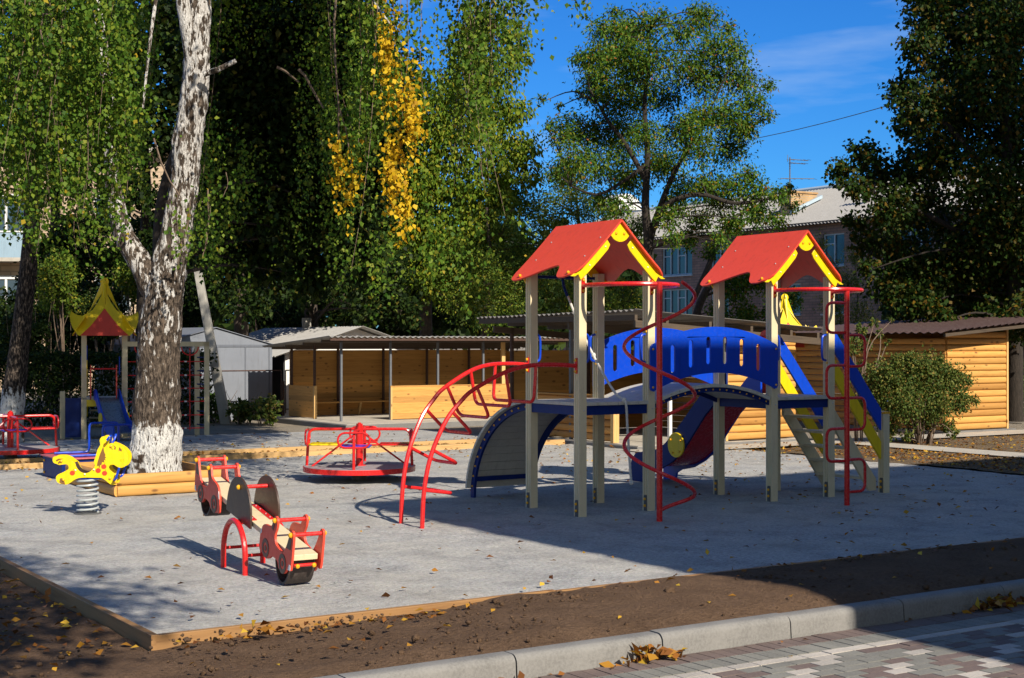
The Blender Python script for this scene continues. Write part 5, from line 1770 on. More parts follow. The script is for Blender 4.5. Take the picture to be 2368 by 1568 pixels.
def strands(specs, seed, step=.030, L=.056, Wd=.046, per=1.0, gap=-.10, lk=1.0, sp=1.0):
    "hanging birch sprays: (px, top row, bottom row, distance, half width px, depth, count)"
    rg = np.random.default_rng(seed)
    PP = []; DD = []; tw = MB()
    for (px, yt, yb, Y, hw, dep, cnt) in specs:
        cnt = max(1, int(cnt * (.25 + 1.7 * rg.random() ** 1.3)))
        lean = rg.normal(size=2) * .22 * lk
        for _ in range(cnt):
            y = Y + rg.normal() * dep
            x = px + rg.normal() * hw * .6
            b_ = yb + rg.normal() * 28; t_ = yt + rg.normal() * 45
            p0 = AT(x, t_, y); zb = EYE - (b_ - HY) * y / FPX
            ln = max(.35, p0.z - zb)
            k = int(ln / step * per)
            if k < 4: continue
            s_ = (np.arange(k) + rg.random(k)) / k
            sway = (rg.normal(size=2) * .04 + lean * min(1.0, ln / 2.5) * .55) * ln; ph_ = rg.random(2) * 6.28
            xs = p0.x + sway[0] * s_ ** 1.5 + .05 * np.sin(s_ * 5 + ph_[0]) * s_
            ys = p0.y + sway[1] * s_ ** 1.5 + .05 * np.sin(s_ * 4 + ph_[1]) * s_
            zs = p0.z - ln * s_
            sp_ = (.055 + .07 * (1 - s_)) * sp
            pts = np.stack([xs + rg.normal(size=k) * sp_, ys + rg.normal(size=k) * sp_, zs + rg.normal(size=k) * .03], 1)
            PP.append(pts)
            d = rg.normal(size=(k, 3)) * .55; d[:, 2] -= .9
            DD.append(d)
            km = k // 2
            sd_ = seed * .37
            full = min(mnoise.noise(Vector((xs[i] * 1.15 + sd_, ys[i] * .5, zs[i] * .55 - sd_))) for i in (k // 4, km, 3 * k // 4)) > gap + .06
            if full and rg.random() < .34:
                ii = np.linspace(0, k - 1, 6).astype(int)
                tw.tube([(xs[i], ys[i], zs[i]) for i in ii], [.006, .005, .004, .004, .003, .002], 3)
    P = np.vstack(PP); D = np.vstack(DD)
    kp = gaps(P, (1.15, .5, .55), gap, rg, seed * .37)
    P = P[kp]; D = D[kp]
    Nn = rg.normal(size=P.shape) * .9 + np.array([.45, -.75, .25])
    sc = .55 + .8 * rg.random(len(P))
    return P, D, Nn, L * sc, Wd * sc, tw


# --- the big birch in the planter
bbase = L2W(-2.75, 5.85)
BI = thing("birch_tree", "large white-barked birch with forked trunk, lime-washed foot and long hanging branches", "tree", bbase)
BY = bbase.y
TP = lambda px, py, dy=0.0: AT(px, py, BY + dy) - bbase
m = MB()
tr = trunk_mesh(m, [TP(359, 1150), TP(359, 1110), TP(360, 1050), TP(362, 960), TP(365, 850), TP(371, 750), TP(386, 640), TP(406, 540), TP(424, 430), TP(434, 330), TP(450, 200), TP(458, 100), TP(464, 0, .1), TP(466, -150, .4), TP(455, -330, .8), TP(470, -560, 1.0)],
                [r_ * BY / FPX for r_ in (76, 67, 59, 53, 49, 48, 41, 35, 32, 33, 31, 27, 24, 20, 15, 7)], 64, .034, .026, 14)
t2 = trunk_mesh(m, [TP(372, 700, .02), TP(345, 640, .03), TP(312, 590, .06), TP(285, 540, .1), TP(268, 470, .15), TP(258, 380, .3), TP(254, 260, .5), TP(240, 130, .8), TP(215, -40, 1.2), TP(180, -250, 1.6)],
                [r_ * BY / FPX for r_ in (34, 32, 27, 23, 20, 17, 15, 13, 10, 5)], 20, .035, .012)
t3 = trunk_mesh(m, [TP(446, 140, -.05), TP(432, 60, -.1), TP(420, -10, -.1), TP(405, -140, -.2), TP(380, -330, -.3)], [r_ * BY / FPX for r_ in (19, 17, 15, 12, 6)], 18, .03, .010)
trunk = m.build("trunk", BIRCHB, BI, smooth=60)
m = MB(); cen = TP(369, 768) ; fr_ = Vector((0, -1, 0))
n = 26
def scar(rx, rz, d, k): return [(cen.x + rx * cos(2 * pi * i / k) * (1 + .22 * sin(3 * 2 * pi * i / k)) + .03 * sin(2 * pi * i / k), cen.z + rz * sin(2 * pi * i / k) * (1 + .1 * cos(5 * 2 * pi * i / k))) for i in range(k)]
m.prism([scar(.105, .31, 0, n)], -.262, -.18, 'y')
m.build("bark_scar", wood("bare_wood_scar", (0.15, 0.115, 0.09), (0.07, 0.052, 0.042), axis=2, knots=False), trunk, smooth=20)
limb = MB(); nodes = [q for q in list(tr) + list(t2) + list(t3) if q.z > 7.3]
def arch_limb(p0, p1, r0=.06, rise=.25):
    l_ = (p1 - p0).length
    pth = smooth_path([p0, p0.lerp(p1, .35) + Vector((0, 0, rise * l_)), p0.lerp(p1, .75) + Vector((0, 0, rise * l_ * .8)), p1], 5)
    limb.tube(pth, list(np.linspace(r0, .012, len(pth))), 7)
rg0 = np.random.default_rng(5)
specs = []
# left front curtain
for px in range(-30, 250, 20):
    specs.append((px, -90, 540 + 70 * sin(px * .045) + rg0.normal() * 25, 17.4 + .7 * rg0.random(), 15, .5, 6))
    specs.append((px + 8, -90, 280 + 90 * sin(px * .09 + 1), 16.4 + .6 * rg0.random(), 15, .4, 8))
    specs.append((px + 4, 200, 470 + 60 * sin(px * .07 + 2), 16.9 + .6 * rg0.random(), 15, .4, 4))
# lobe reaching down in front of the left limb
for px, yt, yb in ((235, 170, 440), (260, 200, 450), (285, 225, 470), (305, 250, 480), (325, 275, 500), (342, 310, 520), (358, 350, 530), (372, 385, 530), (386, 420, 550)):
    specs.append((px, yt, yb, 17.6, 11, .35, 11))
specs += [(420, 500, 590, 18.3, 14, .2, 5), (445, 470, 560, 18.3, 12, .2, 4), (205, 420, 575, 17.6, 12, .4, 6), (170, 450, 590, 17.6, 10, .4, 4), (520, 380, 450, 18.5, 12, .2, 4), (480, 470, 560, 18.6, 12, .2, 5)]
for px in range(205, 310, 14):
    specs.append((px, -110, 230 + (px - 205) * 1.5, 17.1 + .5 * rg0.random(), 11, .3, 7))
for px in (232, 246, 260, 274):
    specs.append((px, 90, 440, 17.0, 9, .2, 6))
# behind the trunk, in its shade
for px in range(225, 860, 26):
    specs.append((px, -100, (420 if px < 420 else 600) + 80 * sin(px * .03) + rg0.normal() * 30, 21.8 + 2.0 * rg0.random(), 10, .6, 5))
# sunlit right curtain
for px in range(700, 860, 22):
    specs.append((px, -100, 470 + 130 * sin(px * .031) + rg0.normal() * 40, 18.8 + 1.2 * rg0.random(), 14, .5, 3 + (px > 770) * 3))
for px in range(845, 1110, 18):
    specs.append((px, -110, interp(px, [840, 900, 950, 1020, 1110], [600, 620, 640, 540, 330]) + rg0.normal() * 50, 17.4 + 1.0 * rg0.random(), 14, .5, 8))
    specs.append((px, -110, interp(px, [840, 1110], [330, 200]) + rg0.normal() * 60, 16.8 + .8 * rg0.random(), 14, .4, 5))
for px, yb, cn in ((1120, 250, 7), (1140, 215, 6), (1160, 120, 6), (1185, 70, 5), (1205, 150, 5), (1222, 175, 4), (1238, 120, 3), (1300, 10, 3), (1330, 18, 3), (1356, 42, 3), (1372, 20, 2)):
    specs.append((px, -120, yb, 16.9, 8, .3, cn))
P, D, Nn, LL, WW, tw = strands(specs, 21)
o0 = np.array(bbase)
leaf_object("crown", P - o0, D, Nn, LL, WW, LF_BIRCH, BI)
tw.v = [tuple(Vector(p) - bbase) for p in tw.v]
tw.build("twigs", TWIG, BI, smooth=60)["kind"] = "stuff"
ysp = [(893, 20, 175, 16.55, 5, .10, 13), (905, 90, 235, 16.5, 7, .10, 16), (925, 170, 262, 16.45, 6, .10, 10), (950, 220, 300, 16.4, 6, .10, 12), (968, 240, 330, 16.4, 6, .10, 8),
       (895, 245, 360, 16.5, 6, .10, 11), (915, 290, 400, 16.45, 6, .10, 8), (905, 335, 470, 16.4, 6, .10, 13), (926, 400, 505, 16.4, 6, .10, 16), (938, 420, 500, 16.4, 4, .10, 6),
       (782, 330, 400, 17.1, 9, .10, 7), (806, 365, 455, 17.1, 9, .10, 10), (826, 380, 420, 17.1, 6, .10, 6), (772, 380, 420, 17.1, 4, .10, 3)]
P, D, Nn, LL, WW, _y = strands(ysp, 33, .040, .060, .050, 1.0, -9, .25, .55)
leaf_object("yellow_foliage", P - o0, D, Nn, LL, WW, LF_YEL, BI)["label"] = "bright yellow autumn branches of the birch"
# carrying limbs above the picture, and the high crown that shades the yard behind
for (px, py, Y, r0) in ((60, -90, 17.4, .07), (160, -60, 17.6, .06), (330, 250, 17.8, .05), (560, -120, 22, .09), (700, -130, 22.5, .08), (800, -110, 19, .08), (900, -130, 17.5, .08), (1000, -120, 17.5, .07), (1120, -125, 17, .06), (1340, -130, 16.9, .04), (905, 60, 16.6, .03)):
    p1 = AT(px, py, Y) - bbase
    p0 = min(nodes, key=lambda q: (q - p1).length)
    arch_limb(p0, p1, r0 * .8, .16)
for pl in ([(545, 140), (505, 160), (470, 172)],):
    limb.tube([TP(x, y, -.3) for x, y in pl], [.03, .035, .04], 8)
for pl, Y, r_ in (([(690, 190), (660, 165), (640, 155)], 19.2, .02), ([(748, 250), (735, 230), (705, 175), (690, 160)], 19.2, .022), ([(782, 330), (783, 250), (776, 160), (772, 60), (780, -60)], 18.0, .016), ([(815, 400), (800, 300), (784, 250)], 17.6, .012),
                   ([(103, 120), (93, 70), (100, 32), (118, 34)], 16.2, .014), ([(415, 452), (393, 420), (372, 375), (355, 320)], 17.3, .014)):
    m = MB(); m.tube([AT(x, y, Y) - bbase for x, y in pl], list(np.linspace(r_ * .6, r_, len(pl))), 6); m.build("bare_branch", TWIG, BI, smooth=60)
limb.build("limbs", BIRCHB, BI, smooth=60)
hi = [(Vector((-1.5 + 2.8 * q, 16.3 + 2.6 * ((q * 7.3) % 1), 8.3 + 2.6 * ((q * 3.7) % 1))), .85, .9, 1) for q in np.linspace(0, 1, 22)]
rgc = np.random.default_rng(9)
for _ in range(80):
    x = -7.5 + 8.4 * rgc.random(); z = 7.9 + 5.5 * rgc.random() ** 1.3; y = 18.6 + 5.5 * rgc.random()
    if x < -3.0 and y < 20.5: y += 2
    hi.append((Vector((x, y, z)), .75 + .5 * rgc.random(), .9, 1))
crown("high_crown", BI, hi, 52000, .11, .085, LF_BIRCH, limbs=nodes, bark=TWIG, droop=.6, twigs=0, seed=4)


def tree(name, label, base, stems, clumps, n, L, Wd, mat, bark=BARK, cat="tree", group=None, seed=1, **kw):
    "stems: list of (path in world points, radii); clumps give the crown"
    t = thing(name, label, cat, base, 0, group)
    m = MB(); nodes_ = []
    for path, radii in stems:
        nodes_ += trunk_mesh(m, [p - base for p in path], radii, 12, .03, .006, 5)[3:]
    if not stems:
        nodes_ = [Vector((0, 0, .02)), Vector((0, 0, .8))]
    if stems:
        m.build("trunk", bark, t, smooth=60)
    crown("crown", t, clumps, n, L, Wd, mat, limbs=nodes_, bark=bark, seed=seed, **kw)
    return t


def G0(px, Y):
    return Vector(((px - CXP) * Y / FPX, Y, 0))


# --- second birch at the far left
b2 = G0(22, 27.7)
tree("birch_tree", "birch with shade-toned trunk and whitewashed foot at the left edge behind the roundabout", b2,
     [([AT(22, 1050, 27.7), AT(27, 960, 27.7), AT(45, 800, 27.7), AT(62, 650, 27.7), AT(72, 540, 27.7), AT(74, 400, 27.7), AT(60, 200, 27.9), AT(70, 0, 28)], [.30, .23, .19, .17, .16, .14, .12, .08])],
     [C(20, 150, 26.5, 120), C(120, 60, 27, 120), C(40, -60, 27, 140), C(170, 240, 28, 95), C(60, 330, 27.5, 80), C(-60, 240, 27, 110), C(240, 60, 28.5, 110), C(150, 390, 28.5, 60), C(-40, 420, 27, 70)],
     13000, .085, .065, LF_BIRCH, SHADEBARK, seed=12, droop=.8)

# --- dark trees that fill the middle, behind the birch
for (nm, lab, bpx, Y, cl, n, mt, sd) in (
    ("maple_tree", "dark leafy tree right behind the leaning concrete pole", 560, 40, [C(540, 300, 39, 90), C(610, 180, 40, 110), C(520, 120, 40, 110), C(560, 430, 39.5, 85), C(640, 330, 40, 95), C(500, 560, 40, 60), C(590, 560, 39.5, 75), C(650, 640, 40, 65), C(520, 660, 40, 55), C(580, 690, 39, 55), C(440, 650, 40, 50)], 15000, LF_SHADE, 3),
    ("maple_tree", "dark dense tree whose thin trunk shows above the long pavilion roof", 722, 42, [C(720, 260, 41, 110), C(790, 380, 41, 100), C(690, 420, 41, 90), C(760, 520, 41, 95), C(850, 300, 41, 100), C(840, 480, 40.5, 90), C(690, 560, 41, 70), C(760, 130, 41, 120), C(870, 170, 41, 110), C(800, 640, 40, 70), C(890, 610, 40, 75), C(700, 660, 41, 60), C(920, 700, 40, 65), C(850, 720, 40, 55)], 20000, LF_SHADE, 5),
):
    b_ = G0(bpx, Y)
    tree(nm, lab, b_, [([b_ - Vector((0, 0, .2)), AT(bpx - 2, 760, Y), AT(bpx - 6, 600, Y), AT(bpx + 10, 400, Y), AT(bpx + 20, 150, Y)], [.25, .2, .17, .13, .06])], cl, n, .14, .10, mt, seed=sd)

b_ = G0(985, 42)
tree("walnut_tree", "sunlit fresh green walnut-like tree between the hanging birch branches and the blue sky", b_,
     [([b_, AT(985, 700, 42), AT(990, 500, 42), AT(1010, 330, 42), AT(1050, 180, 42)], [.22, .18, .15, .11, .05])],
     [C(1090, 110, 41.5, 62), C(1145, 175, 41.5, 55), C(1190, 130, 41.5, 42), C(1060, 210, 41.5, 75), C(1130, 270, 41.5, 66), C(1190, 250, 41.5, 44), C(1050, 330, 41.5, 75), C(1150, 360, 41.5, 62), C(1205, 340, 41.5, 46), C(1000, 260, 41.5, 70), C(985, 420, 41.5, 75), C(1085, 430, 41.5, 68), C(1170, 440, 41.5, 55), C(1220, 400, 41.5, 36), C(950, 540, 41.5, 70), C(1030, 540, 41.5, 66), C(1110, 530, 41.5, 58), C(1000, 640, 41.5, 62), C(930, 330, 41.5, 70), C(1080, 620, 41.5, 50), C(1190, 70, 41.5, 36), C(1120, 50, 41.5, 46)],
     26000, .15, .07, LF_WALNUT, seed=8, droop=.9, tuft=.2)

for k, (bpx, Y, cl, n, mt, lab, sd) in enumerate((
    (1120, 41, [C(1060, 690, 40, 55), C(1120, 640, 40, 62), C(1180, 600, 41, 62), C(1130, 720, 40, 50), C(1080, 600, 40.5, 55), C(1190, 690, 40, 55), C(1160, 520, 41, 58), C(1230, 640, 40.5, 55), C(1240, 560, 41, 55)], 13000, LF_ACACIA, "light green feathery thicket left of the first red roof", 15),
    (1330, 43, [C(1260, 480, 42, 55), C(1320, 470, 42, 60), C(1290, 560, 42, 60), C(1380, 500, 42.5, 58), C(1350, 620, 41.5, 60), C(1300, 680, 41, 58), C(1400, 600, 42, 56), C(1440, 690, 42, 56), C(1380, 700, 41, 50), C(1440, 540, 43, 50), C(1310, 400, 43, 46), C(1260, 740, 41, 44), C(1330, 420, 43, 50), C(1220, 480, 42, 50)], 18000, LF_ACACIA, "sunlit yellow-green tree behind the first tower's posts", 16),
)):
    b_ = G0(bpx, Y)
    tree("acacia_tree", lab, b_, [([b_, AT(bpx, 760, Y), AT(bpx + 12, 620, Y), AT(bpx + 5, 480, Y)], [.14, .11, .08, .04])], cl, n, .085, .042, mt, seed=sd, tuft=.2)

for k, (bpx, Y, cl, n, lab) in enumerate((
    (372, 26.5, [C(520, 60, 27, 120), C(650, 60, 27, 120), C(780, 70, 27, 115), C(560, 200, 27, 105), C(690, 220, 27, 110), C(800, 220, 27, 95), C(530, 330, 27, 85), C(640, 360, 27, 95), C(760, 360, 27, 95), C(560, 470, 27, 80), C(670, 500, 27, 80), C(780, 500, 27, 75), C(500, 570, 27.5, 50), C(600, 600, 27.5, 60), C(720, 620, 27.5, 60), C(840, 590, 27.5, 55), C(850, 380, 27.5, 80), C(880, 300, 28, 80), C(480, 180, 28, 60), C(480, 430, 28, 50)], 36000, "added dark tree standing in for the shaded back foliage of the birch right of its trunk"),  # added tree: its dark leaves replace the birch's own shaded back foliage
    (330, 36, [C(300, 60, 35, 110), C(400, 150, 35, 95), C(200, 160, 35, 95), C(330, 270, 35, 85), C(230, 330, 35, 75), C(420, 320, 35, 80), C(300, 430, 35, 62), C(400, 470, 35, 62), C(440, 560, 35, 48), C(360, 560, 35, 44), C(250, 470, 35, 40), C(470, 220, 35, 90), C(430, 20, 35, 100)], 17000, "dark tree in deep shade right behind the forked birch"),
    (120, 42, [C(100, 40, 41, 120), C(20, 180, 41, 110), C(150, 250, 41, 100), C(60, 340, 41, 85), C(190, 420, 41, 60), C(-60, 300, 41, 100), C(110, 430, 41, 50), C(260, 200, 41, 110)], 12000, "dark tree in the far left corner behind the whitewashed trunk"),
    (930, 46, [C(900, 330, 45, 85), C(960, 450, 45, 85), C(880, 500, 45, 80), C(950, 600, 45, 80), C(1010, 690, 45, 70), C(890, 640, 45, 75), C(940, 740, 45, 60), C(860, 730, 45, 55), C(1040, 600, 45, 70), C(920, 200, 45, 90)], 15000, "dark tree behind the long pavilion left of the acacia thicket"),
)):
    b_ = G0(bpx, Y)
    tree("maple_tree", lab, b_, [([b_, AT(bpx, 700, Y), AT(bpx + 8, 450, Y), AT(bpx + (90 if Y < 30 else -4), 200, Y)], [.2, .16, .13, .06])], cl, n, .15, .11, LF_SHADE, bark=DKBARK, seed=150 + k)

# --- the airy tree against the sky
RY = 37.0
b_ = G0(1503, RY)
RT = [AT(1503, 800, RY), AT(1501, 650, RY), AT(1499, 560, RY), AT(1492, 470, RY), AT(1497, 360, RY), AT(1490, 250, RY), AT(1500, 120, RY), AT(1495, 60, RY)]
cl = []
for (px, py, r_) in ((1400, 60, 36), (1455, 75, 44), (1500, 60, 40), (1380, 130, 46), (1440, 150, 50), (1510, 130, 50), (1580, 70, 40), (1620, 50, 38), (1650, 100, 46), (1590, 150, 50), (1700, 120, 36), (1370, 200, 42), (1420, 240, 48), (1480, 220, 44), (1540, 220, 46), (1640, 190, 52),
                     (1710, 190, 44), (1745, 240, 34), (1690, 270, 46), (1620, 270, 44), (1560, 300, 42), (1380, 300, 46), (1320, 290, 40), (1440, 330, 46), (1500, 310, 36), (1340, 360, 44), (1400, 380, 46), (1290, 320, 30), (1300, 390, 36), (1460, 420, 38), (1540, 380, 42), (1620, 350, 44), (1690, 350, 44),
                     (1730, 300, 28), (1580, 430, 38), (1640, 430, 42), (1700, 430, 40), (1760, 440, 34), (1800, 450, 26), (1540, 500, 30), (1400, 460, 34), (1620, 500, 32), (1690, 510, 32), (1750, 500, 28), (1270, 290, 16), (1260, 235, 13), (1290, 245, 10), (1600, 20, 20), (1690, 60, 18), (1540, 40, 16), (1430, 20, 18), (1350, 140, 20), (1770, 200, 18), (1775, 270, 20), (1730, 410, 22), (1820, 430, 16), (1560, 560, 22), (1760, 560, 20), (1560, 470, 30), (1660, 470, 34), (1740, 480, 30), (1600, 540, 26), (1660, 555, 24), (1800, 500, 26), (1720, 545, 22), (1840, 470, 18), (1480, 520, 30), (1440, 480, 30)):
    cl.append(C(px + random.uniform(-8, 8), py + random.uniform(-8, 8), RY + random.uniform(-1.8, 1.8), r_ * 1.12))
for _ in range(14):
    qa = random.uniform(0, 6.28); qr = random.random() ** .5
    cl.append(C(1530 + 225 * qr * cos(qa), 240 + 215 * qr * sin(qa), RY + random.uniform(-1.8, 1.8), random.uniform(24, 44)))

tree("rowan_tree", "tall airy dark green tree standing alone against the blue sky above the bridge", b_,
     [([b_] + RT, [.15, .14, .13, .12, .10, .08, .06, .04, .02]),
      ([AT(1498, 570, RY), AT(1515, 510, RY), AT(1545, 430, RY - .3), AT(1580, 360, RY - .3), AT(1625, 290, RY)], [.11, .09, .07, .05, .03]),
      ([AT(1510, 530, RY), AT(1545, 470, RY - .5), AT(1620, 450, RY - .6), AT(1700, 470, RY - .6), AT(1800, 455, RY - .6)], [.08, .07, .055, .045, .025]),
      ([AT(1494, 420, RY), AT(1450, 340, RY), AT(1400, 270, RY), AT(1360, 200, RY)], [.07, .055, .04, .02]),
      ([AT(1493, 380, RY), AT(1440, 420, RY), AT(1380, 450, RY), AT(1320, 430, RY)], [.06, .045, .035, .02])],
     cl, 60000, .098, .042, LF_ROWAN, bark=DKBARK, seed=18, droop=.5, twigs=9, twig_r=.008, tuft=.26, hollow=.25, limb_r=.028)
b_ = G0(1640, 46)
tree("dark_tree", "small dark tree with a slanting trunk before the brick flats between the two roofs", b_,
     [([b_, AT(1620, 790, 46), AT(1610, 730, 46), AT(1640, 660, 46), AT(1690, 610, 46)], [.16, .15, .13, .11, .06]), ([AT(1600, 700, 45), AT(1640, 610, 45), AT(1680, 520, 45), AT(1740, 480, 45)], [.09, .08, .06, .03])],
     [C(1700, 660, 45, 44), C(1760, 640, 45, 46), C(1720, 730, 45, 40), C(1660, 720, 45, 30), C(1790, 720, 45, 36), C(1830, 690, 46, 32), C(1640, 580, 45, 22), C(1590, 560, 45, 20), C(1720, 570, 45, 22), C(1840, 620, 46, 22), C(1690, 530, 46, 24), C(1780, 560, 45, 22)],
     11000, .09, .05, LF_ROWAN, seed=19)
b_ = G0(1950, 44)
tree("shrub", "thin olive shrub growing up the brick wall right of the second tower", b_, [],
     [C(1930, 700, 44, 36), C(1960, 650, 44, 34), C(1990, 720, 43, 34), C(1920, 620, 45, 26), C(1900, 560, 45, 20), C(1975, 590, 45, 22), C(2010, 760, 42, 26), C(1935, 760, 43, 34)], 5500, .07, .035, LF_SHRUB, cat="shrub", seed=20, tuft=.25)

# --- dark trees on the right
LY = 35.0
cl = []
for (px, py, r_) in ((2150, 30, 60), (2230, 40, 80), (2320, 60, 90), (2130, 110, 48), (2200, 140, 80), (2300, 180, 95), (2080, 210, 42), (2130, 240, 66), (2220, 260, 85), (2340, 320, 95), (2100, 290, 40), (2110, 380, 60), (2180, 360, 75), (2280, 430, 90), (1990, 350, 40), (1945, 390, 34), (2030, 400, 50), (1970, 440, 36), (2060, 480, 62), (2150, 490, 72), (2240, 560, 80), (2340, 540, 85),
                     (1975, 510, 30), (2010, 560, 44), (2080, 590, 62), (2170, 620, 66), (2050, 660, 46), (2120, 690, 52), (2220, 700, 52), (2330, 690, 60), (2010, 620, 26), (2180, 740, 36), (2080, 730, 36), (2400, 200, 90), (2420, 430, 90), (2190, -60, 90), (2320, -70, 100), (2130, -40, 50), (2410, 640, 70), (2410, 20, 100), (2270, 690, 55), (2300, 740, 48), (2350, 620, 70), (2370, 740, 55), (2250, 640, 60), (2390, 560, 80)):
    cl.append(C(px + random.uniform(-6, 6), py + random.uniform(-6, 6), LY + random.uniform(-1.3, 1.6), r_))
b_ = G0(2346, LY)
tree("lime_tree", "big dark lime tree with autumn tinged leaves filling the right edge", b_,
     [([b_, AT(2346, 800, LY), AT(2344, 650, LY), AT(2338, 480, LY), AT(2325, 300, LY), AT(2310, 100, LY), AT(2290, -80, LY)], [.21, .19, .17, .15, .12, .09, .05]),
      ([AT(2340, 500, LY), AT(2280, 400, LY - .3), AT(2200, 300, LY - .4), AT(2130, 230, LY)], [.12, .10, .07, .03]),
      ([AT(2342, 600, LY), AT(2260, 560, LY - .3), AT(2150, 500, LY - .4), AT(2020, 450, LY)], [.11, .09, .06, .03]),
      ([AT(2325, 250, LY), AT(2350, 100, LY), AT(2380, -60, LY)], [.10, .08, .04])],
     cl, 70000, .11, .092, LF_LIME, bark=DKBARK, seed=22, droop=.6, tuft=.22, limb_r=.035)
b_ = Vector((19.0, 32.0, 0))
tree("lime_tree", "tall lime tree beyond the right picture edge that shades its neighbour", b_, [([b_, b_ + Vector((0, 0, 6)), b_ + Vector((.3, 0, 16))], [.35, .28, .1])],
     [(Vector((18.6 + random.uniform(-4.6, 4.2), 30 + random.uniform(-5.0, 4), 9.6 + 10 * random.random())), 1.6, 1, 1) for _ in range(44)], 20000, .19, .16, LF_LIME, seed=23, twigs=0)
b_ = G0(2140, 44)
tree("shrub", "yellow-green sunlit shrub showing above the tiled kiosk roof", b_, [], [C(2120, 690, 43, 30), C(2160, 660, 43, 30), C(2190, 700, 43, 30), C(2140, 730, 43, 30), C(2080, 740, 43, 26)], 4000, .08, .05, LF_ACACIA, cat="shrub", seed=24)
# far-off greenery closing the view
fp = []
for (px0, px1, y0, y1, Y) in ((-200, 520, 470, 790, 75), (400, 1300, 480, 790, 62), (2050, 2700, 560, 790, 60), (900, 1500, 600, 790, 70)):
    k = 5200
    fx = np.random.default_rng(int(Y)).uniform(px0, px1, k)
    edge = y0 + 60 * np.sin(fx * .021) + 40 * np.sin(fx * .057 + 1)
    fy = edge + (y1 - edge) * np.random.default_rng(int(Y) + 1).random(k) ** 1.0
    fY = Y + np.random.default_rng(2).normal(size=k) * 3
    fp.append(np.stack([(fx - CXP) * fY / FPX, fY, EYE - (fy - HY) * fY / FPX], 1))
fp = np.vstack(fp); kk = len(fp)
dd = rngn.normal(size=(kk, 3)); dd[:, 2] -= .8
fo = leaf_object("far_wood", fp, dd, rngn.normal(size=(kk, 3)) + np.array([.3, -.6, .5]), .55, .40, LF_SHADE)
fo["kind"] = "stuff"

# --- shrubs, hedges, weeds
def shrub(name, label, base, clumps, n, L, Wd, mat, stems=0, spread=.3, h=1.0, seed=1, cat="shrub", group=None, **kw):
    t = thing(name, label, cat, base, 0, group)
    if stems:
        rg = np.random.default_rng(seed); m = MB()
        for _ in range(stems):
            a = rg.random() * 6.28; r0 = rg.random() ** .5 * spread * .45; r1 = spread * (.4 + rg.random() * 1.1)
            p0 = Vector((r0 * cos(a), r0 * sin(a), -.03)); p1 = Vector((r1 * cos(a), r1 * sin(a), h * (.55 + .45 * rg.random())))
            m.tube([p0, p0.lerp(p1, .5) + Vector((0, 0, .12 * h)), p1], [.012, .009, .004], 5)
        m.build("stems", TWIG, t, smooth=60)
    crown("foliage", t, clumps, n, L, Wd, mat, seed=seed, limbs=[Vector((0, 0, .02)), Vector((0, 0, .3 * h))], limb_r=.018, bark=TWIG, **kw)
    return t


sb = GP(2130, 1026)
SY = sb.y
shrub("shrub", "rounded olive green shrub with many thin stems in front of the log kiosk", sb,
      [C(2130, 860, SY, 50), C(2060, 870, SY, 44), C(2200, 880, SY, 38), C(2090, 930, SY - .3, 48), C(2160, 930, SY - .2, 46), C(2040, 930, SY, 38), C(2220, 930, SY, 28), C(2030, 880, SY + .2, 34), C(2110, 835, SY, 26), C(2170, 850, SY, 28), C(2055, 985, SY, 26), C(2250, 925, SY, 13), C(2235, 880, SY, 14), C(2010, 920, SY + .3, 28), C(2075, 830, SY, 16), C(2130, 975, SY, 26), C(2190, 985, SY, 16), C(2205, 1000, SY - .2, 10), C(2100, 1010, SY - .2, 12), C(2045, 1015, SY - .1, 14)],
      24000, .055, .032, LF_SHRUB, 40, .42, 1.1, 31, twigs=5, twig_r=.005, tuft=.24, hollow=.35)
vb = GP(1985, 1022)
shrub("sapling", "spindly leaning sapling with small leaves before the dark kiosk wall", vb,
      [C(1990, 760, vb.y + .5, 16), C(2020, 745, vb.y + .5, 12), C(1975, 790, vb.y + .5, 16), C(1990, 850, vb.y + .3, 20), C(1970, 810, vb.y + .4, 14), C(2035, 770, vb.y + .5, 10), C(2050, 790, vb.y + .5, 9), C(2000, 800, vb.y + .4, 14), C(1960, 870, vb.y, 14), C(2060, 740, vb.y + .5, 7)], 1500, .06, .034, LF_SHRUB, 7, .25, 1.9, 32, twigs=6, twig_r=.006, tuft=.1)
# dark clipped hedge at the left and a bright one at the right
def hedge(label, p0, p1, h, w_, n, mat, seed, L=.09, Wd=.06):
    t = thing("hedge", label, "hedge", p0)
    rg = np.random.default_rng(seed); d = np.array(p1 - p0); ln = np.linalg.norm(d[:2]); dn = d / ln; s_ = np.array([-dn[1], dn[0], 0])
    u_ = rg.random(n); face = rg.integers(0, 3, n)
    z = np.where(face == 0, h, h * rg.random(n)); sd = np.where(face == 0, rg.uniform(-1, 1, n), np.where(face == 1, -1, 1)) * w_ / 2
    P = u_[:, None] * d + sd[:, None] * s_; P[:, 2] = z
    P += rg.normal(size=P.shape) * .07
    D = rg.normal(size=P.shape); Nn = rg.normal(size=P.shape) * .7 + np.array([.2, -.5, .6])
    leaf_object("foliage", P, D, Nn, L * (.7 + .6 * rg.random(n)), Wd * (.7 + .6 * rg.random(n)), mat, t)
    m = MB()
    for k in range(int(ln / .5)):
        q = d * (k + .5) / (ln / .5)
        m.tube([(q[0], q[1], -.05), (q[0] + .05, q[1], h * .8)], [.025, .012], 5)
    m.build("stems", BARK, t)
    return t


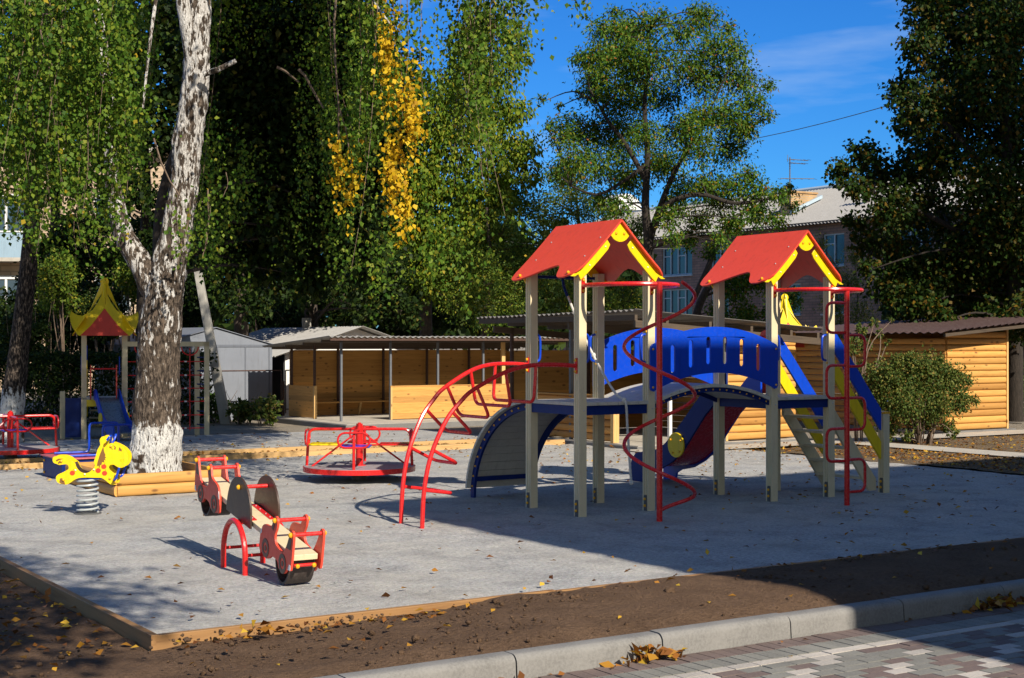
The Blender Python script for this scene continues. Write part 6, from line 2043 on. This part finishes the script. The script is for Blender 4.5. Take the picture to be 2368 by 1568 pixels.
hedge("dark tall hedge in deep shade behind the pagoda roofed play tower", Vector((-13.0, 33.0, 0)), Vector((-7.2, 34.5, 0)), 1.55, 1.2, 14000, LF_SHADE, 41)
hedge("bright green clipped hedge at the right picture edge beyond the kiosk", Vector((13.2, 38.5, 0)), Vector((16.5, 39.5, 0)), 1.30, 1.0, 8000, LF_WEED, 42)
for k, (px, py, Y, r_, lab) in enumerate(((150, 640, 36, 62, "lit leafy bush above the dark hedge at the left"), (300, 620, 37, 56, "leafy bush beside the tip of the yellow pagoda roof"), (230, 700, 36, 50, "dim bush between the hedge and the pagoda roof"), (60, 760, 35, 56, "dark bush left of the pagoda roof"))):
    b_ = G0(px, Y)
    shrub("bush", lab, b_, [C(px + random.uniform(-40, 40), py + random.uniform(-30, 70), Y + random.uniform(-.8, .8), r_ * random.uniform(.5, .8)) for _ in range(7)], 4500, .08, .055, LF_ACACIA if k < 2 else LF_SHADE, 6, .8, 3.0, 50 + k, tuft=.2)
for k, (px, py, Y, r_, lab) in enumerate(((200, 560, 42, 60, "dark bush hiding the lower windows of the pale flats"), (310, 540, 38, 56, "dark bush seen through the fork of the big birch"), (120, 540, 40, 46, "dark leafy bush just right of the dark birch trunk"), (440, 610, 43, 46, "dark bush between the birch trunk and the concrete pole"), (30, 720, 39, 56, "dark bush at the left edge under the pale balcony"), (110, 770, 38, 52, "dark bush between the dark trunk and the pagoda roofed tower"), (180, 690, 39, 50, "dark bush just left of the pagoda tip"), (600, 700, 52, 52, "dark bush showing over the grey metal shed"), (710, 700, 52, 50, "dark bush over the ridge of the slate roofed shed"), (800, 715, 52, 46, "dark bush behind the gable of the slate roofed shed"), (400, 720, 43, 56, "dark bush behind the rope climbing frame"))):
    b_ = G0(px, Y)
    shrub("bush", lab, b_, [C(px + random.uniform(-50, 50), py + random.uniform(-40, 120), Y + random.uniform(-.8, .8), r_ * random.uniform(.55, .85)) for _ in range(11)], 7000, .11, .08, LF_SHADE, 6, .8, 3.0, 250 + k, tuft=.2)
for k, (px, yb, w_, h, lab) in enumerate(((500, 972, 26, 60, "bright green weed clump at the foot of the leaning pole"), (565, 978, 30, 55, "low weeds along the rusty fence before the shed"), (612, 980, 28, 62, "weed tuft at the shed corner beside the pavilion slab"), (452, 968, 24, 85, "weeds behind the rope climbing frame"))):
    b_ = GP(px, yb)
    b_ = b_ if b_.y < 60 else G0(px, 35)
    mm_ = b_.y / FPX
    cl = [(b_ + Vector((random.uniform(-1, 1) * w_ * mm_, random.uniform(-.3, .3), random.uniform(.25, .9) * h * mm_)), .20, 1, 1) for _ in range(12)]
    shrub("weeds", lab, b_, cl, 1100, .085, .06, LF_WEED if k in (0, 3) else LF_SHRUB, 8, .35, .75, 60 + k, cat="weeds", group=None, twigs=3, twig_r=.005, tuft=.10)

# the tree behind the viewer whose crown dapples the near left corner
b_ = Vector((2.9, -2.2, -.1)); rq = random.Random(6)
cl = [(Vector((1.75 + rq.uniform(-3.4, 1.7), -0.9 + rq.uniform(-3.2, 2.0), 7.2 + 3.6 * rq.random())), .85, 1, 1) for _ in range(64)]
cl += [(Vector((2.9 + rq.uniform(-.6, .7), 0.2 + rq.uniform(-1.0, 1.2), 8.0 + 2.0 * rq.random())), .55, 1, 1) for _ in range(9)]
tree("maple_tree", "broad tree behind the viewer that dapples the near left corner with shade", b_, [([b_, b_ + Vector((0, 0, 4)), b_ + Vector((-.3, .6, 9))], [.28, .22, .1])],
     cl, 19000, .15, .12, LF_WALNUT, seed=71, twigs=0)

# ------------------------------------------------------------------ fallen leaves, clods
def scatter(areas, seed):
    rg = np.random.default_rng(seed); PP = []
    for (a0, a1, b0, b1, n, z) in areas:
        a = rg.uniform(a0, a1, n); b = rg.uniform(b0, b1, n)
        PP.append(np.stack([ORG.x + a * U.x + b * V.x, ORG.y + a * U.y + b * V.y, np.full(n, z) + rg.random(n) * .012], 1))
    P = np.vstack(PP); n = len(P)
    D = rg.normal(size=(n, 3)); D[:, 2] *= .22
    Nn = rg.normal(size=(n, 3)) * .35 + np.array([0, 0, 1.0])
    return P, D, Nn, n, rg


P, D, Nn, n, rg = scatter([(-6, 8.2, -3.7, 9.3, 420, .018), (-6, 2, -3.75, -2.6, 24, .018), (2, 8.2, -3, 5, 200, .018), (3, 8.2, 4, 9.3, 260, .018), (-9, 6.3, 9.5, 10.5, 1500, .012), (-9, 6.3, 8.6, 9.3, 260, .018), (-4, 6.3, 10.7, 12.0, 260, .02), (8.35, 10.5, -5, 6, 2600, .025), (11.5, 16, -3, 6.3, 1500, .02),
                           (-9, -6.2, -3.8, 2, 260, -.055), (-6.0, -2.5, -4.10, -3.90, 120, -.012), (-2.5, 3, -4.05, -3.90, 50, .035), (-12, 9, -5.2, -4.0, 150, .05), (-7.0, -6.18, -3.8, 0, 180, -.055), (-8, 3, -5.62, -5.5, 46, -.142), (-7, 4, -8, -5.6, 26, -.145), (6.5, 11, 5.6, 7.3, 160, .03), (-4, 5, 12, 15.3, 120, .03)], 81)
sz = rg.uniform(.035, .085, n)
fo = leaf_object("fallen_leaves", P, D, Nn, sz, sz * .62, LF_FALL, None, .25); fo["kind"] = "stuff"
for (px, py, w_, n, sd) in ((1490, 1525, .26, 70, 1), (2300, 1402, .42, 110, 2), (585, 1462, .10, 9, 3)):
    zc = -.145 if sd < 3 else .03
    c = GP(px, py, zc); rg = np.random.default_rng(90 + sd)
    q = rg.normal(size=(n, 2)) * np.array([w_ * .5, .05])
    hgt = np.exp(-(q[:, 0] / w_) ** 2 * 2) * rg.random(n) * .07
    P = np.array(c) + q[:, :1] * np.array(U) + q[:, 1:] * np.array(V); P[:, 2] = zc + .005 + hgt
    D = rg.normal(size=(n, 3)); D[:, 2] *= .5
    Nn = rg.normal(size=(n, 3)) * .7 + np.array([0, -.2, .8])
    fo = leaf_object("leaf_heap", P, D, Nn, rg.uniform(.06, .11, n), rg.uniform(.04, .07, n), LF_FALL, None, .3); fo["kind"] = "stuff"
# earth clods on the soil bed
rg = np.random.default_rng(99); k = 4200
a = rg.uniform(-10, 9, k); b = rg.uniform(-5.3, -3.9, k)
keep = np.array([mnoise.noise(Vector((x * 1.3, y * 2.2, 7))) for x, y in zip(a, b)]) + rg.normal(size=k) * .18 > -.02
a = a[keep]; b = b[keep]; k = len(a); r_ = rg.gamma(1.5, .0046, k) + .002
ico = MB(); ico.ball((0, 0, 0), 1, 5, 4)
iv = np.array(ico.v); fl = ico.f
vv = np.repeat(iv[None], k, 0) * (1 + rg.normal(size=(k, len(iv), 1)) * .22) * r_[:, None, None] * np.array([1, 1, .75])
zz = np.array([0.005 + 0.035 * sin(pi * (bb + 5.34) / 1.48) for bb in b])
vv += np.stack([a, b, zz + .012], 1)[:, None, :]
me = bpy.data.meshes.new("soil_clods")
nv = len(iv)
me.from_pydata(vv.reshape(-1, 3).tolist(), [], [tuple(i + j * nv for i in f) for j in range(k) for f in fl])
me.materials.append(SOIL); me.shade_smooth()
co = bpy.data.objects.new("soil_clods", me); COL.objects.link(co); co.location = ORG; co.rotation_euler.z = PHI; co["kind"] = "stuff"
